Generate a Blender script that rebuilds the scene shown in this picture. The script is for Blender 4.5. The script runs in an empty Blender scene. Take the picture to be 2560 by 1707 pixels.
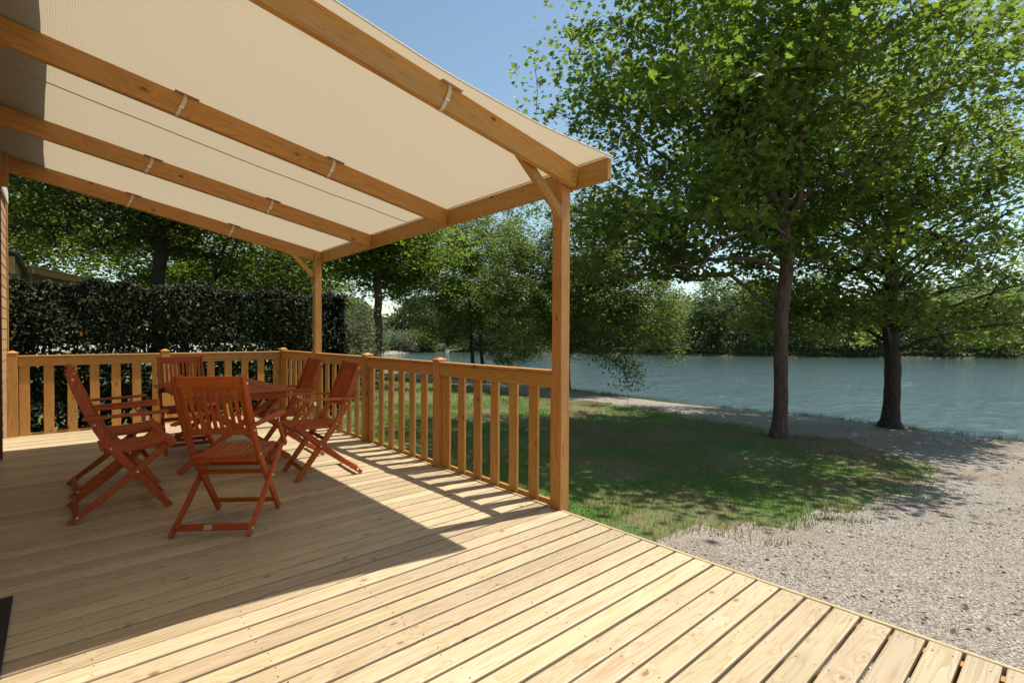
import bpy, bmesh, math, random
import numpy as np
from mathutils import Vector, Matrix, Quaternion

random.seed(7)
rng = np.random.default_rng(7)
S = bpy.context.scene
COL = S.collection
R = math.radians

# ------------------------------------------------------------------ camera
CAM = Vector((-2.794, -2.592, 1.3))
yaw, pitch, roll = R(41.748), R(-0.70), R(0.2266)
F0 = Vector((math.sin(yaw), math.cos(yaw), 0)); R0 = Vector((math.cos(yaw), -math.sin(yaw), 0)); U0 = Vector((0, 0, 1))
F = F0 * math.cos(pitch) + U0 * math.sin(pitch); U2 = U0 * math.cos(pitch) - F0 * math.sin(pitch)
RR = R0 * math.cos(roll) + U2 * math.sin(roll); UU = U2 * math.cos(roll) - R0 * math.sin(roll)
cd = bpy.data.cameras.new('camera'); co = bpy.data.objects.new('camera', cd); COL.objects.link(co)
cd.sensor_width = 36; cd.lens = 17.99; cd.clip_start = 0.05; cd.clip_end = 2000
m = Matrix((RR, UU, -F)).transposed().to_4x4(); m.translation = CAM
co.matrix_world = m
S.camera = co

# ------------------------------------------------------------------ light
SUNDIR = Vector((0.445, -0.104, 1.0)).normalized()
w = bpy.data.worlds.new('World'); S.world = w; w.use_nodes = True
nt = w.node_tree; nt.nodes.clear()
sky = nt.nodes.new('ShaderNodeTexSky'); sky.sky_type = 'NISHITA'; sky.sun_disc = False
sky.sun_elevation = math.asin(SUNDIR.z); sky.sun_rotation = math.atan2(SUNDIR.x, SUNDIR.y)
sky.air_density = 1.0; sky.dust_density = 0.35; sky.ozone_density = 1.6; sky.altitude = 100
bg = nt.nodes.new('ShaderNodeBackground'); bg.inputs[1].default_value = 0.135
wo = nt.nodes.new('ShaderNodeOutputWorld')
wb = nt.nodes.new('ShaderNodeMix'); wb.data_type = 'RGBA'; wb.blend_type = 'MULTIPLY'; wb.inputs[0].default_value = 1; wb.inputs[7].default_value = (1.0, 1.0, 0.85, 1)   # camera white balance
nt.links.new(sky.outputs[0], wb.inputs[6]); nt.links.new(wb.outputs[2], bg.inputs[0]); nt.links.new(bg.outputs[0], wo.inputs[0])
sd = bpy.data.lights.new('sun', 'SUN'); sd.energy = 5.0; sd.angle = R(0.53); sd.color = (1, 0.96, 0.88)
so = bpy.data.objects.new('sun', sd); COL.objects.link(so)
so.rotation_euler = SUNDIR.to_track_quat('Z', 'Y').to_euler(); so.location = (10, -5, 30)
S.view_settings.view_transform = 'Standard'; S.view_settings.look = 'None'
S.view_settings.exposure = 0.45; S.view_settings.gamma = 1.0
S.render.engine = 'CYCLES'
S.cycles.max_bounces = 8; S.cycles.diffuse_bounces = 4; S.cycles.transmission_bounces = 5; S.cycles.glossy_bounces = 3
S.cycles.use_denoising = True
S.cycles.sample_clamp_indirect = 8

# ------------------------------------------------------------------ helpers
def setp(o, label=None, cat=None, group=None, kind=None):
    if label: o['label'] = label
    if cat: o['category'] = cat
    if group: o['group'] = group
    if kind: o['kind'] = kind
    return o
def link(name, mesh, mat=None, parent=None):
    o = bpy.data.objects.new(name, mesh); COL.objects.link(o)
    if mat is not None and len(mesh.materials) == 0: mesh.materials.append(mat)
    if parent is not None: o.parent = parent
    return o
def empty(name, loc=(0, 0, 0), rz=0, label=None, cat=None, group=None):
    o = bpy.data.objects.new(name, None); COL.objects.link(o); o.location = loc; o.rotation_euler = (0, 0, rz)
    o.empty_display_size = 0.2
    return setp(o, label, cat, group)
_bx = {}
def box_mesh(sx, sy, sz, bev, mat, seg=1):
    key = (round(sx, 4), round(sy, 4), round(sz, 4), round(bev, 4), mat.name, seg)
    if key in _bx: return _bx[key]
    bm = bmesh.new(); bmesh.ops.create_cube(bm, size=1)
    bmesh.ops.scale(bm, vec=(sx, sy, sz), verts=bm.verts)
    if bev > 0: bmesh.ops.bevel(bm, geom=bm.edges[:], offset=bev, segments=seg, affect='EDGES', profile=0.6)
    me = bpy.data.meshes.new('box'); bm.to_mesh(me); bm.free(); me.materials.append(mat)
    _bx[key] = me; return me
def box(name, a, b, mat, parent=None, bev=0.003, seg=1):
    """axis aligned box between corners a and b"""
    s = [abs(b[i] - a[i]) for i in range(3)]
    o = link(name, box_mesh(*s, bev, mat, seg), None, parent)
    o.location = [(a[i] + b[i]) / 2 for i in range(3)]
    return o
def bar(name, p, q, w_, t_, mat, parent=None, bev=0.003, up=(0, 0, 1), ext=0):
    """bar from p to q, local X along it; w_ = size along local Z (towards up), t_ = along local Y"""
    p = Vector(p); q = Vector(q); d = q - p; L = d.length + ext; x = d.normalized()
    z = (Vector(up) - x * x.dot(Vector(up))).normalized(); y = z.cross(x)
    o = link(name, box_mesh(L, t_, w_, bev, mat), None, parent)
    mm = Matrix((x, y, z)).transposed().to_4x4(); mm.translation = (p + q) / 2
    o.matrix_basis = mm
    return o
def prism_mesh(poly, y0, y1, mat, bev=0.0):
    """poly in XZ extruded along Y"""
    bm = bmesh.new()
    a = [bm.verts.new((x, y0, z)) for x, z in poly]; b = [bm.verts.new((x, y1, z)) for x, z in poly]
    bm.faces.new(a); bm.faces.new(b[::-1]); n = len(poly)
    for i in range(n): bm.faces.new((a[(i + 1) % n], a[i], b[i], b[(i + 1) % n]))
    bmesh.ops.recalc_face_normals(bm, faces=bm.faces)
    if bev > 0: bmesh.ops.bevel(bm, geom=bm.edges[:], offset=bev, segments=1, affect='EDGES')
    me = bpy.data.meshes.new('prism'); bm.to_mesh(me); bm.free(); me.materials.append(mat); return me
def np_mesh(name, V, faces_flat, sizes, smooth=False):
    me = bpy.data.meshes.new(name)
    V = np.ascontiguousarray(V, dtype=np.float32); faces_flat = np.ascontiguousarray(faces_flat, dtype=np.int32)
    sizes = np.ascontiguousarray(sizes, dtype=np.int32)
    me.vertices.add(len(V)); me.vertices.foreach_set('co', V.ravel())
    me.loops.add(len(faces_flat)); me.loops.foreach_set('vertex_index', faces_flat)
    me.polygons.add(len(sizes)); st = np.zeros(len(sizes), dtype=np.int32); st[1:] = np.cumsum(sizes)[:-1]
    me.polygons.foreach_set('loop_start', st)
    if smooth: me.polygons.foreach_set('use_smooth', np.ones(len(sizes), dtype=bool))
    me.update(calc_edges=True); return me
def scatter_mesh(name, T, faces, M, P, mat):
    """template verts T (n,3), list of faces, rotation*scale matrices M (N,3,3), positions P (N,3)"""
    N = len(P); n = len(T)
    V = np.einsum('nij,kj->nki', M, T) + P[:, None, :]
    ff = np.concatenate([np.array(f) for f in faces]); sz = np.array([len(f) for f in faces])
    FF = (ff[None, :] + (np.arange(N) * n)[:, None]).ravel()
    me = np_mesh(name, V.reshape(-1, 3), FF, np.tile(sz, N)); me.materials.append(mat); return me

# ------------------------------------------------------------------ materials
def mat_new(name):
    m = bpy.data.materials.new(name); m.use_nodes = True; t = m.node_tree; t.nodes.clear()
    out = t.nodes.new('ShaderNodeOutputMaterial'); p = t.nodes.new('ShaderNodeBsdfPrincipled')
    t.links.new(p.outputs[0], out.inputs[0]); return m, t, p, out
def N(t, typ, **kw):
    n = t.nodes.new(typ)
    for k, v in kw.items(): setattr(n, k, v)
    return n
def math_(t, op, a, b=None, c=None, clamp=False):
    n = t.nodes.new('ShaderNodeMath'); n.operation = op; n.use_clamp = clamp
    for i, x in enumerate((a, b, c)):
        if x is None: continue
        if isinstance(x, (int, float)): n.inputs[i].default_value = x
        else: t.links.new(x, n.inputs[i])
    return n.outputs[0]
def mixc(t, f, a, b, mode='MIX'):
    n = t.nodes.new('ShaderNodeMix'); n.data_type = 'RGBA'; n.blend_type = mode; n.clamp_factor = True
    for i, x in ((0, f), (6, a), (7, b)):
        if isinstance(x, (int, float)): n.inputs[i].default_value = x
        elif isinstance(x, tuple): n.inputs[i].default_value = (*x, 1) if len(x) == 3 else x
        else: t.links.new(x, n.inputs[i])
    return n.outputs[2]
def noise(t, vec, scale, detail=3, rough=0.55, dist=0.0):
    n = t.nodes.new('ShaderNodeTexNoise'); n.inputs['Scale'].default_value = scale; n.inputs['Detail'].default_value = detail
    n.inputs['Roughness'].default_value = rough; n.inputs['Distortion'].default_value = dist
    if vec is not None: t.links.new(vec, n.inputs['Vector'])
    return n.outputs['Fac']
def ramp(t, fac, stops):
    n = t.nodes.new('ShaderNodeValToRGB'); e = n.color_ramp.elements
    while len(e) < len(stops): e.new(0.5)
    for i, (p, c) in enumerate(stops):
        e[i].position = p; e[i].color = (*c, 1) if len(c) == 3 else c
    t.links.new(fac, n.inputs[0]); return n.outputs[0]
def bump(t, h, strength, dist, normal=None):
    n = t.nodes.new('ShaderNodeBump'); n.inputs['Strength'].default_value = strength; n.inputs['Distance'].default_value = dist
    t.links.new(h, n.inputs['Height'])
    if normal is not None: t.links.new(normal, n.inputs['Normal'])
    return n.outputs[0]

def wood(name, base, dark, knot, axis='X', rough=0.5, knots=1.0, grain=1.0, var=0.25, spec=0.4, knot_scale=1.0, knot_r=0.17):
    m, t, p, out = mat_new(name)
    tc = N(t, 'ShaderNodeTexCoord'); oi = N(t, 'ShaderNodeObjectInfo')
    off = N(t, 'ShaderNodeVectorMath', operation='MULTIPLY'); cmb = N(t, 'ShaderNodeCombineXYZ')
    r = oi.outputs['Random']
    for i, k in enumerate((37.0, 91.0, 53.0)): t.links.new(math_(t, 'MULTIPLY', r, k), cmb.inputs[i])
    add = N(t, 'ShaderNodeVectorMath', operation='ADD'); t.links.new(tc.outputs['Object'], add.inputs[0]); t.links.new(cmb.outputs[0], add.inputs[1])
    mp = N(t, 'ShaderNodeMapping'); mp.vector_type = 'POINT'
    rot = {'X': (0, 0, 0), 'Y': (0, 0, R(90)), 'Z': (0, R(90), 0)}[axis]; mp.inputs['Rotation'].default_value = rot
    t.links.new(add.outputs[0], mp.inputs['Vector'])
    st = N(t, 'ShaderNodeMapping'); st.inputs['Scale'].default_value = (5.0 * knot_scale, 9 * knot_scale, 9 * knot_scale); t.links.new(mp.outputs[0], st.inputs['Vector'])
    vo = N(t, 'ShaderNodeTexVoronoi'); vo.inputs['Scale'].default_value = 1.0; vo.inputs['Randomness'].default_value = 1.0
    t.links.new(st.outputs[0], vo.inputs['Vector'])
    d = vo.outputs['Distance']
    near = math_(t, 'SUBTRACT', 1.0, math_(t, 'MULTIPLY', d, 2.2, clamp=True), clamp=True)   # bulge round a knot
    sel = N(t, 'ShaderNodeSeparateColor'); t.links.new(vo.outputs['Color'], sel.inputs[0])
    pick = math_(t, 'GREATER_THAN', sel.outputs[0], 0.5)
    near = math_(t, 'MULTIPLY', near, pick)
    # grain
    g = N(t, 'ShaderNodeMapping'); g.inputs['Scale'].default_value = (0.9, 17, 17); t.links.new(mp.outputs[0], g.inputs['Vector'])
    wv = noise(t, g.outputs[0], 1.0, 2, 0.5, 0.6)
    ringc = math_(t, 'ADD', math_(t, 'MULTIPLY', wv, 9.0), math_(t, 'MULTIPLY', near, 1.6))
    ring = math_(t, 'FRACT', ringc)
    ring = math_(t, 'POWER', ring, 2.5)
    g2 = N(t, 'ShaderNodeMapping'); g2.inputs['Scale'].default_value = (5, 210, 210); t.links.new(mp.outputs[0], g2.inputs['Vector'])
    fine = noise(t, g2.outputs[0], 1.0, 2, 0.6)
    big = noise(t, mp.outputs[0], 1.3, 2, 0.5)
    col = mixc(t, math_(t, 'MULTIPLY', ring, 0.68 * grain), base, dark)
    col = mixc(t, math_(t, 'MULTIPLY', fine, 0.28 * grain), col, dark)
    hsv = N(t, 'ShaderNodeHueSaturation'); t.links.new(col, hsv.inputs['Color'])
    val = math_(t, 'ADD', math_(t, 'MULTIPLY', r, var), 1.0 - var * 0.55)
    val = math_(t, 'MULTIPLY', val, math_(t, 'ADD', math_(t, 'MULTIPLY', big, 0.3), 0.85))
    t.links.new(val, hsv.inputs['Value'])
    t.links.new(math_(t, 'ADD', math_(t, 'MULTIPLY', math_(t, 'FRACT', math_(t, 'MULTIPLY', r, 7.31)), 0.016), 0.492), hsv.inputs['Hue'])
    kn = N(t, 'ShaderNodeMapRange'); kn.interpolation_type = 'SMOOTHSTEP'; kn.inputs[1].default_value = knot_r; kn.inputs[2].default_value = knot_r * 0.4
    kn.inputs[3].default_value = 0; kn.inputs[4].default_value = 1; t.links.new(d, kn.inputs[0])
    kf = math_(t, 'MULTIPLY', math_(t, 'MULTIPLY', kn.outputs[0], pick), 0.8 * knots)
    halo = math_(t, 'MULTIPLY', math_(t, 'POWER', near, 3.0), 0.35 * knots)
    c2 = mixc(t, halo, hsv.outputs[0], dark); c2 = mixc(t, kf, c2, knot)
    t.links.new(c2, p.inputs['Base Color'])
    rr = math_(t, 'ADD', math_(t, 'MULTIPLY', big, 0.25), rough - 0.1)
    t.links.new(rr, p.inputs['Roughness']); p.inputs['Specular IOR Level'].default_value = spec
    h = math_(t, 'ADD', math_(t, 'MULTIPLY', fine, 0.6), math_(t, 'MULTIPLY', ring, 0.4))
    t.links.new(bump(t, h, 0.35, 0.0015), p.inputs['Normal'])
    return m

DECK = wood('deck_pine', (0.54, 0.435, 0.275), (0.33, 0.215, 0.095), (0.20, 0.085, 0.032), 'X', rough=0.42, spec=0.7, var=0.3, knot_scale=1.0, knot_r=0.13)
DECKY = wood('deck_pine_edge', (0.50, 0.40, 0.24), (0.34, 0.24, 0.11), (0.2, 0.085, 0.03), 'Y', rough=0.5, knot_r=0.1)
TIM = {a: wood('honey_timber_' + a, (0.50, 0.275, 0.075), (0.32, 0.14, 0.03), (0.11, 0.035, 0.012), a, rough=0.5, var=0.16, knots=1.0, grain=1.25, knot_r=0.17) for a in 'XYZ'}
CHW = {a: wood('red_hardwood_' + a, (0.47, 0.105, 0.018), (0.22, 0.035, 0.006), (0.12, 0.02, 0.008), a, rough=0.42, var=0.3, knots=0.15, grain=1.0, spec=0.3, knot_scale=2) for a in 'XYZ'}
SIDING = wood('siding_wood', (0.52, 0.33, 0.16), (0.34, 0.18, 0.075), (0.1, 0.04, 0.02), 'Y', rough=0.6, var=0.12, knots=0.5)
REDWOOD = wood('dark_red_post', (0.16, 0.045, 0.018), (0.09, 0.02, 0.01), (0.05, 0.01, 0.01), 'Z', rough=0.55, knots=0.2)

def plain(name, col, rough=0.5, metal=0.0, nz=0.15, scale=40, bmp=0.0):
    m, t, p, out = mat_new(name); tc = N(t, 'ShaderNodeTexCoord')
    n = noise(t, tc.outputs['Object'], scale, 3)
    c = mixc(t, n, tuple(x * (1 - nz) for x in col), tuple(min(1, x * (1 + nz)) for x in col))
    t.links.new(c, p.inputs['Base Color']); p.inputs['Roughness'].default_value = rough; p.inputs['Metallic'].default_value = metal
    if bmp: t.links.new(bump(t, n, 0.5, bmp), p.inputs['Normal'])
    return m
METAL = plain('zinc_metal', (0.82, 0.78, 0.68), 0.4, 0.6)
STRAP = plain('cream_strap', (0.62, 0.54, 0.40), 0.8, nz=0.2, scale=90)
PATCH = plain('grey_brown_patch', (0.40, 0.31, 0.23), 0.8)
RUBBER = plain('black_rubber', (0.012, 0.011, 0.012), 0.7, scale=200)
NAIL = plain('rusty_nail', (0.06, 0.04, 0.03), 0.5)
STICKER = plain('silver_label', (0.36, 0.36, 0.34), 0.4, nz=0.3, scale=160)
CREAM = plain('cream_paint', (0.62, 0.60, 0.50), 0.6)
ROOFM = plain('dark_roof_sheet', (0.10, 0.10, 0.11), 0.5)
UNDER = plain('dark_soil', (0.05, 0.038, 0.026), 0.95, scale=12)

def fabric(name):
    m, t, p, out = mat_new(name)
    tc = N(t, 'ShaderNodeTexCoord')
    sep = N(t, 'ShaderNodeSeparateXYZ'); t.links.new(tc.outputs['Object'], sep.inputs[0])
    nz = noise(t, tc.outputs['Object'], 6, 3)
    # woven ribs run across the rafters
    ph = math_(t, 'ADD', math_(t, 'MULTIPLY', sep.outputs[0], 2 * math.pi / 0.0115), math_(t, 'MULTIPLY', nz, 3.0))
    s = math_(t, 'ADD', math_(t, 'MULTIPLY', math_(t, 'SINE', ph), 0.5), 0.5)
    wv = noise(t, tc.outputs['Object'], 260, 2)
    f = math_(t, 'MULTIPLY', math_(t, 'ADD', math_(t, 'MULTIPLY', s, 0.7), math_(t, 'MULTIPLY', wv, 0.5)), 1.0, clamp=True)
    big = noise(t, tc.outputs['Object'], 1.1, 3)
    c = mixc(t, f, (0.42, 0.375, 0.30), (0.57, 0.52, 0.425))
    c = mixc(t, math_(t, 'MULTIPLY', big, 0.3), c, (0.48, 0.42, 0.32))
    t.links.new(c, p.inputs['Base Color']); p.inputs['Roughness'].default_value = 0.85
    p.inputs['Specular IOR Level'].default_value = 0.15
    tr = N(t, 'ShaderNodeBsdfTranslucent'); t.links.new(mixc(t, 1.0, c, (1.0, 0.90, 0.76), 'MULTIPLY'), tr.inputs['Color'])
    mx = N(t, 'ShaderNodeMixShader'); mx.inputs[0].default_value = 0.42
    t.links.new(p.outputs[0], mx.inputs[1]); t.links.new(tr.outputs[0], mx.inputs[2]); t.links.new(mx.outputs[0], out.inputs[0])
    bn = bump(t, f, 0.4, 0.001); t.links.new(bn, p.inputs['Normal'])
    return m
FABRIC = fabric('canvas_fabric')
HEMM = plain('canvas_hem', (0.70, 0.62, 0.47), 0.8)

def leafmat(name, c1, c2, trans, mix=0.45, rough=0.5, spec=0.32, dry=0.0):
    m, t, p, out = mat_new(name)
    g = N(t, 'ShaderNodeNewGeometry'); r = g.outputs['Random Per Island']
    c = mixc(t, r, c1, c2)
    if dry:
        c = mixc(t, math_(t, 'GREATER_THAN', math_(t, 'FRACT', math_(t, 'MULTIPLY', r, 17.3)), 1 - dry), c, (0.25, 0.09, 0.025))
    tc = N(t, 'ShaderNodeTexCoord'); big = noise(t, tc.outputs['Object'], 0.7, 2)
    c = mixc(t, math_(t, 'MULTIPLY', big, 0.55), c, tuple(x * 0.55 for x in c1))
    t.links.new(c, p.inputs['Base Color']); p.inputs['Roughness'].default_value = rough; p.inputs['Specular IOR Level'].default_value = spec
    tr = N(t, 'ShaderNodeBsdfTranslucent')
    ct = mixc(t, r, tuple(x * 0.75 for x in trans), trans); t.links.new(ct, tr.inputs['Color'])
    mx = N(t, 'ShaderNodeMixShader'); mx.inputs[0].default_value = mix
    t.links.new(p.outputs[0], mx.inputs[1]); t.links.new(tr.outputs[0], mx.inputs[2]); t.links.new(mx.outputs[0], out.inputs[0])
    return m
L_PLANE = leafmat('plane_leaf', (0.05, 0.085, 0.014), (0.10, 0.14, 0.022), (0.30, 0.43, 0.045), 0.45, dry=0.006)
L_MAPLE = leafmat('maple_leaf', (0.05, 0.085, 0.015), (0.10, 0.14, 0.025), (0.31, 0.42, 0.045), 0.45)
L_ALDER = leafmat('alder_leaf', (0.034, 0.058, 0.012), (0.075, 0.105, 0.023), (0.25, 0.34, 0.04), 0.4, rough=0.5)
L_DARK = leafmat('oak_leaf', (0.035, 0.055, 0.012), (0.06, 0.085, 0.018), (0.24, 0.32, 0.035), 0.4)
L_WILLOW = leafmat('willow_leaf', (0.12, 0.17, 0.07), (0.17, 0.22, 0.09), (0.24, 0.32, 0.10), 0.35)
L_FAR = leafmat('far_leaf', (0.11, 0.16, 0.05), (0.18, 0.24, 0.08), (0.34, 0.44, 0.10), 0.42)
L_FARD = leafmat('far_dark_leaf', (0.05, 0.08, 0.03), (0.09, 0.13, 0.045), (0.18, 0.25, 0.07), 0.35)
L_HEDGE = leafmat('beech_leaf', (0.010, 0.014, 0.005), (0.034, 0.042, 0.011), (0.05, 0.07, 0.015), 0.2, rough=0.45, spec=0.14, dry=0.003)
L_BUSH = leafmat('grey_bush_leaf', (0.12, 0.135, 0.075), (0.19, 0.20, 0.11), (0.2, 0.24, 0.1), 0.3)

def barkmat(name, c1, c2, sc=1.0):
    m, t, p, out = mat_new(name); tc = N(t, 'ShaderNodeTexCoord')
    mp = N(t, 'ShaderNodeMapping'); mp.inputs['Scale'].default_value = (9 * sc, 9 * sc, 2.5 * sc); t.links.new(tc.outputs['Object'], mp.inputs[0])
    n = noise(t, mp.outputs[0], 1.6, 5, 0.65, 0.6)
    n2 = noise(t, tc.outputs['Object'], 3.5, 2)
    c = ramp(t, n, [(0.32, c1), (0.6, c2), (0.78, tuple(min(1, x * 1.7) for x in c2))])
    c = mixc(t, math_(t, 'MULTIPLY', n2, 0.5), c, tuple(x * 0.6 for x in c1))
    t.links.new(c, p.inputs['Base Color']); p.inputs['Roughness'].default_value = 0.85
    t.links.new(bump(t, n, 0.9, 0.03), p.inputs['Normal']); return m
BARK = barkmat('plane_bark', (0.055, 0.035, 0.022), (0.14, 0.095, 0.065))
BARKD = barkmat('dark_bark', (0.022, 0.017, 0.013), (0.065, 0.048, 0.035), 1.4)

def groundmat():
    m, t, p, out = mat_new('gravel_ground'); tc = N(t, 'ShaderNodeTexCoord'); v = tc.outputs['Object']
    vo = N(t, 'ShaderNodeTexVoronoi'); vo.inputs['Scale'].default_value = 62; t.links.new(v, vo.inputs['Vector'])
    vo2 = N(t, 'ShaderNodeTexVoronoi'); vo2.inputs['Scale'].default_value = 130; t.links.new(v, vo2.inputs['Vector'])
    sc = N(t, 'ShaderNodeSeparateColor'); t.links.new(vo.outputs['Color'], sc.inputs[0])
    c = ramp(t, sc.outputs[0], [(0.0, (0.24, 0.20, 0.16)), (0.45, (0.40, 0.345, 0.285)), (0.8, (0.48, 0.43, 0.37)), (1.0, (0.62, 0.58, 0.52))])
    edge = math_(t, 'MULTIPLY', math_(t, 'POWER', vo.outputs['Distance'], 2.0), 1.6, clamp=True)
    c = mixc(t, edge, c, (0.20, 0.16, 0.12))
    big = noise(t, v, 0.55, 4, 0.6)
    dirt = ramp(t, big, [(0.47, (0, 0, 0)), (0.66, (0.85, 0.85, 0.85))])
    fn = noise(t, v, 14, 4, 0.7)
    dc = mixc(t, fn, (0.20, 0.145, 0.10), (0.36, 0.28, 0.20))
    c = mixc(t, dirt, c, dc)
    t.links.new(c, p.inputs['Base Color']); p.inputs['Roughness'].default_value = 0.9
    h = math_(t, 'SUBTRACT', math_(t, 'MULTIPLY', fn, 0.3), math_(t, 'ADD', vo.outputs['Distance'], math_(t, 'MULTIPLY', vo2.outputs['Distance'], 0.5)))
    t.links.new(bump(t, h, 0.9, 0.015), p.inputs['Normal']); return m
GROUND = groundmat()
def lawnmat():
    m, t, p, out = mat_new('lawn_soil_and_grass'); tc = N(t, 'ShaderNodeTexCoord'); v = tc.outputs['Object']
    a = noise(t, v, 0.7, 4, 0.6); b = noise(t, v, 9, 4, 0.7); c3 = noise(t, v, 60, 3, 0.7)
    g = mixc(t, c3, (0.05, 0.11, 0.014), (0.12, 0.20, 0.035))
    d = mixc(t, c3, (0.13, 0.09, 0.04), (0.26, 0.20, 0.10))
    f = ramp(t, math_(t, 'ADD', math_(t, 'MULTIPLY', a, 0.65), math_(t, 'MULTIPLY', b, 0.35)), [(0.45, (0, 0, 0)), (0.58, (1, 1, 1))])
    c = mixc(t, f, g, d)
    t.links.new(c, p.inputs['Base Color']); p.inputs['Roughness'].default_value = 0.95
    t.links.new(bump(t, math_(t, 'ADD', b, c3), 0.8, 0.03), p.inputs['Normal']); return m
LAWN = lawnmat()
def blademat(name, c1, c2, dry):
    m, t, p, out = mat_new(name); g = N(t, 'ShaderNodeNewGeometry'); tc = N(t, 'ShaderNodeTexCoord')
    a = noise(t, tc.outputs['Object'], 0.7, 4, 0.6); r = g.outputs['Random Per Island']
    c = mixc(t, r, c1, c2)
    f = ramp(t, math_(t, 'ADD', math_(t, 'MULTIPLY', a, 0.75), math_(t, 'MULTIPLY', r, 0.25)), [(0.47, (0, 0, 0)), (0.60, (1, 1, 1))])
    c = mixc(t, f, c, dry)
    t.links.new(c, p.inputs['Base Color']); p.inputs['Roughness'].default_value = 0.5
    tr = N(t, 'ShaderNodeBsdfTranslucent'); t.links.new(mixc(t, 0.5, c, (0.2, 0.3, 0.04)), tr.inputs['Color'])
    mx = N(t, 'ShaderNodeMixShader'); mx.inputs[0].default_value = 0.35
    t.links.new(p.outputs[0], mx.inputs[1]); t.links.new(tr.outputs[0], mx.inputs[2]); t.links.new(mx.outputs[0], out.inputs[0])
    return m
BLADE = blademat('grass_blade', (0.065, 0.18, 0.014), (0.13, 0.29, 0.03), (0.24, 0.17, 0.07))
BLADEV = blademat('verge_blade', (0.09, 0.13, 0.03), (0.16, 0.2, 0.06), (0.2, 0.2, 0.08))
def stonemat():
    m, t, p, out = mat_new('gravel_stone'); g = N(t, 'ShaderNodeNewGeometry')
    c = ramp(t, g.outputs['Random Per Island'], [(0, (0.19, 0.155, 0.125)), (0.3, (0.36, 0.31, 0.26)), (0.8, (0.47, 0.425, 0.37)), (0.97, (0.64, 0.61, 0.56)), (1, (0.4, 0.25, 0.14))])
    t.links.new(c, p.inputs['Base Color']); p.inputs['Roughness'].default_value = 0.75; return m
STONE = stonemat()
def watermat():
    m, t, p, out = mat_new('lake_water'); tc = N(t, 'ShaderNodeTexCoord')
    mp = N(t, 'ShaderNodeMapping'); mp.inputs['Rotation'].default_value = (0, 0, R(35)); mp.inputs['Scale'].default_value = (1.3, 3.2, 1)
    t.links.new(tc.outputs['Object'], mp.inputs[0])
    n1 = noise(t, mp.outputs[0], 0.75, 6, 0.66, 0.4); n2 = noise(t, mp.outputs[0], 0.16, 2, 0.5)
    h = math_(t, 'ADD', n1, math_(t, 'MULTIPLY', n2, 1.2))
    p.inputs['Base Color'].default_value = (0.055, 0.088, 0.070, 1); p.inputs['Roughness'].default_value = 0.06
    p.inputs['IOR'].default_value = 2.1; p.inputs['Specular IOR Level'].default_value = 0.5
    t.links.new(bump(t, h, 1.0, 0.11), p.inputs['Normal']); return m
WATER = watermat()

# ------------------------------------------------------------------ terrain
POLY = np.array([(14.6, -90), (14.6, 8), (14.75, 14), (14.6, 22), (14.9, 32), (17.5, 42), (23, 52), (30, 58.5), (37, 62), (41, 59), (48.6, 45.2), (57.5, 35.3), (65, 20.6), (74.7, 10.6), (84, 2.3), (102, -16), (125, -45), (140, -90)], float)
def sdist(x, y):
    """signed distance to the lake outline, positive on land"""
    px = np.stack([x, y], -1); d = np.full(x.shape, 1e9); inside = np.zeros(x.shape, bool)
    n = len(POLY)
    for i in range(n):
        a = POLY[i]; b = POLY[(i + 1) % n]; ab = b - a
        tt = np.clip(((px - a) @ ab) / (ab @ ab), 0, 1); c = a + tt[..., None] * ab
        d = np.minimum(d, np.linalg.norm(px - c, axis=-1))
        cond = ((a[1] > y) != (b[1] > y)) & (x < (b[0] - a[0]) * (y - a[1]) / (b[1] - a[1] + 1e-12) + a[0])
        inside ^= cond
    return np.where(inside, -d, d)
def gz(x, y):
    x = np.asarray(x, float); y = np.asarray(y, float)
    s = sdist(x, y)
    base = -0.35 - 0.052 * np.clip(x, 0, 14.6)
    farbank = -0.95 + 0.02 * np.clip(s, 0, 40)
    wgt = np.clip((x + 0.25 * y - 24) / 12, 0, 1); base = base * (1 - wgt) + farbank * wgt
    land = base + 0.03 * np.sin(x * 0.9 + y * 0.7) * np.clip(x / 5, 0, 1) - 0.0
    bank = np.clip(s / 0.9, -1.5, 1)
    z = np.where(bank < 1, -1.42 + (land + 1.42) * np.clip(bank, -1.5, 1), land)
    return z
xs = np.concatenate([np.linspace(-300, -12, 14)[:-1], np.linspace(-12, 18, 76)[:-1], np.linspace(18, 110, 60)[:-1], np.linspace(110, 600, 16)])
ys = np.concatenate([np.linspace(-300, -14, 12)[:-1], np.linspace(-14, 40, 110)[:-1], np.linspace(40, 80, 34)[:-1], np.linspace(80, 600, 14)])
X, Y = np.meshgrid(xs, ys); Z = gz(X, Y)
nx, ny = len(xs), len(ys)
idx = np.arange(nx * ny).reshape(ny, nx)
q = np.stack([idx[:-1, :-1], idx[:-1, 1:], idx[1:, 1:], idx[1:, :-1]], -1).reshape(-1, 4)
me = np_mesh('ground', np.stack([X, Y, Z], -1).reshape(-1, 3), q.ravel(), np.full(len(q), 4), True)
setp(link('ground', me, GROUND), kind='structure', label='grey gravel ground and path between lawn and lake')

WZ = -1.27
xs = np.linspace(12, 160, 20); ys = np.linspace(-95, 75, 20)
X, Y = np.meshgrid(xs, ys); idx = np.arange(400).reshape(20, 20)
q = np.stack([idx[:-1, :-1], idx[:-1, 1:], idx[1:, 1:], idx[1:, :-1]], -1).reshape(-1, 4)
me = np_mesh('water', np.stack([X, Y, np.full_like(X, WZ)], -1).reshape(-1, 3), q.ravel(), np.full(len(q), 4), True)
setp(link('lake_water', me, WATER), kind='structure', label='rippled green and blue lake water')

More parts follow.
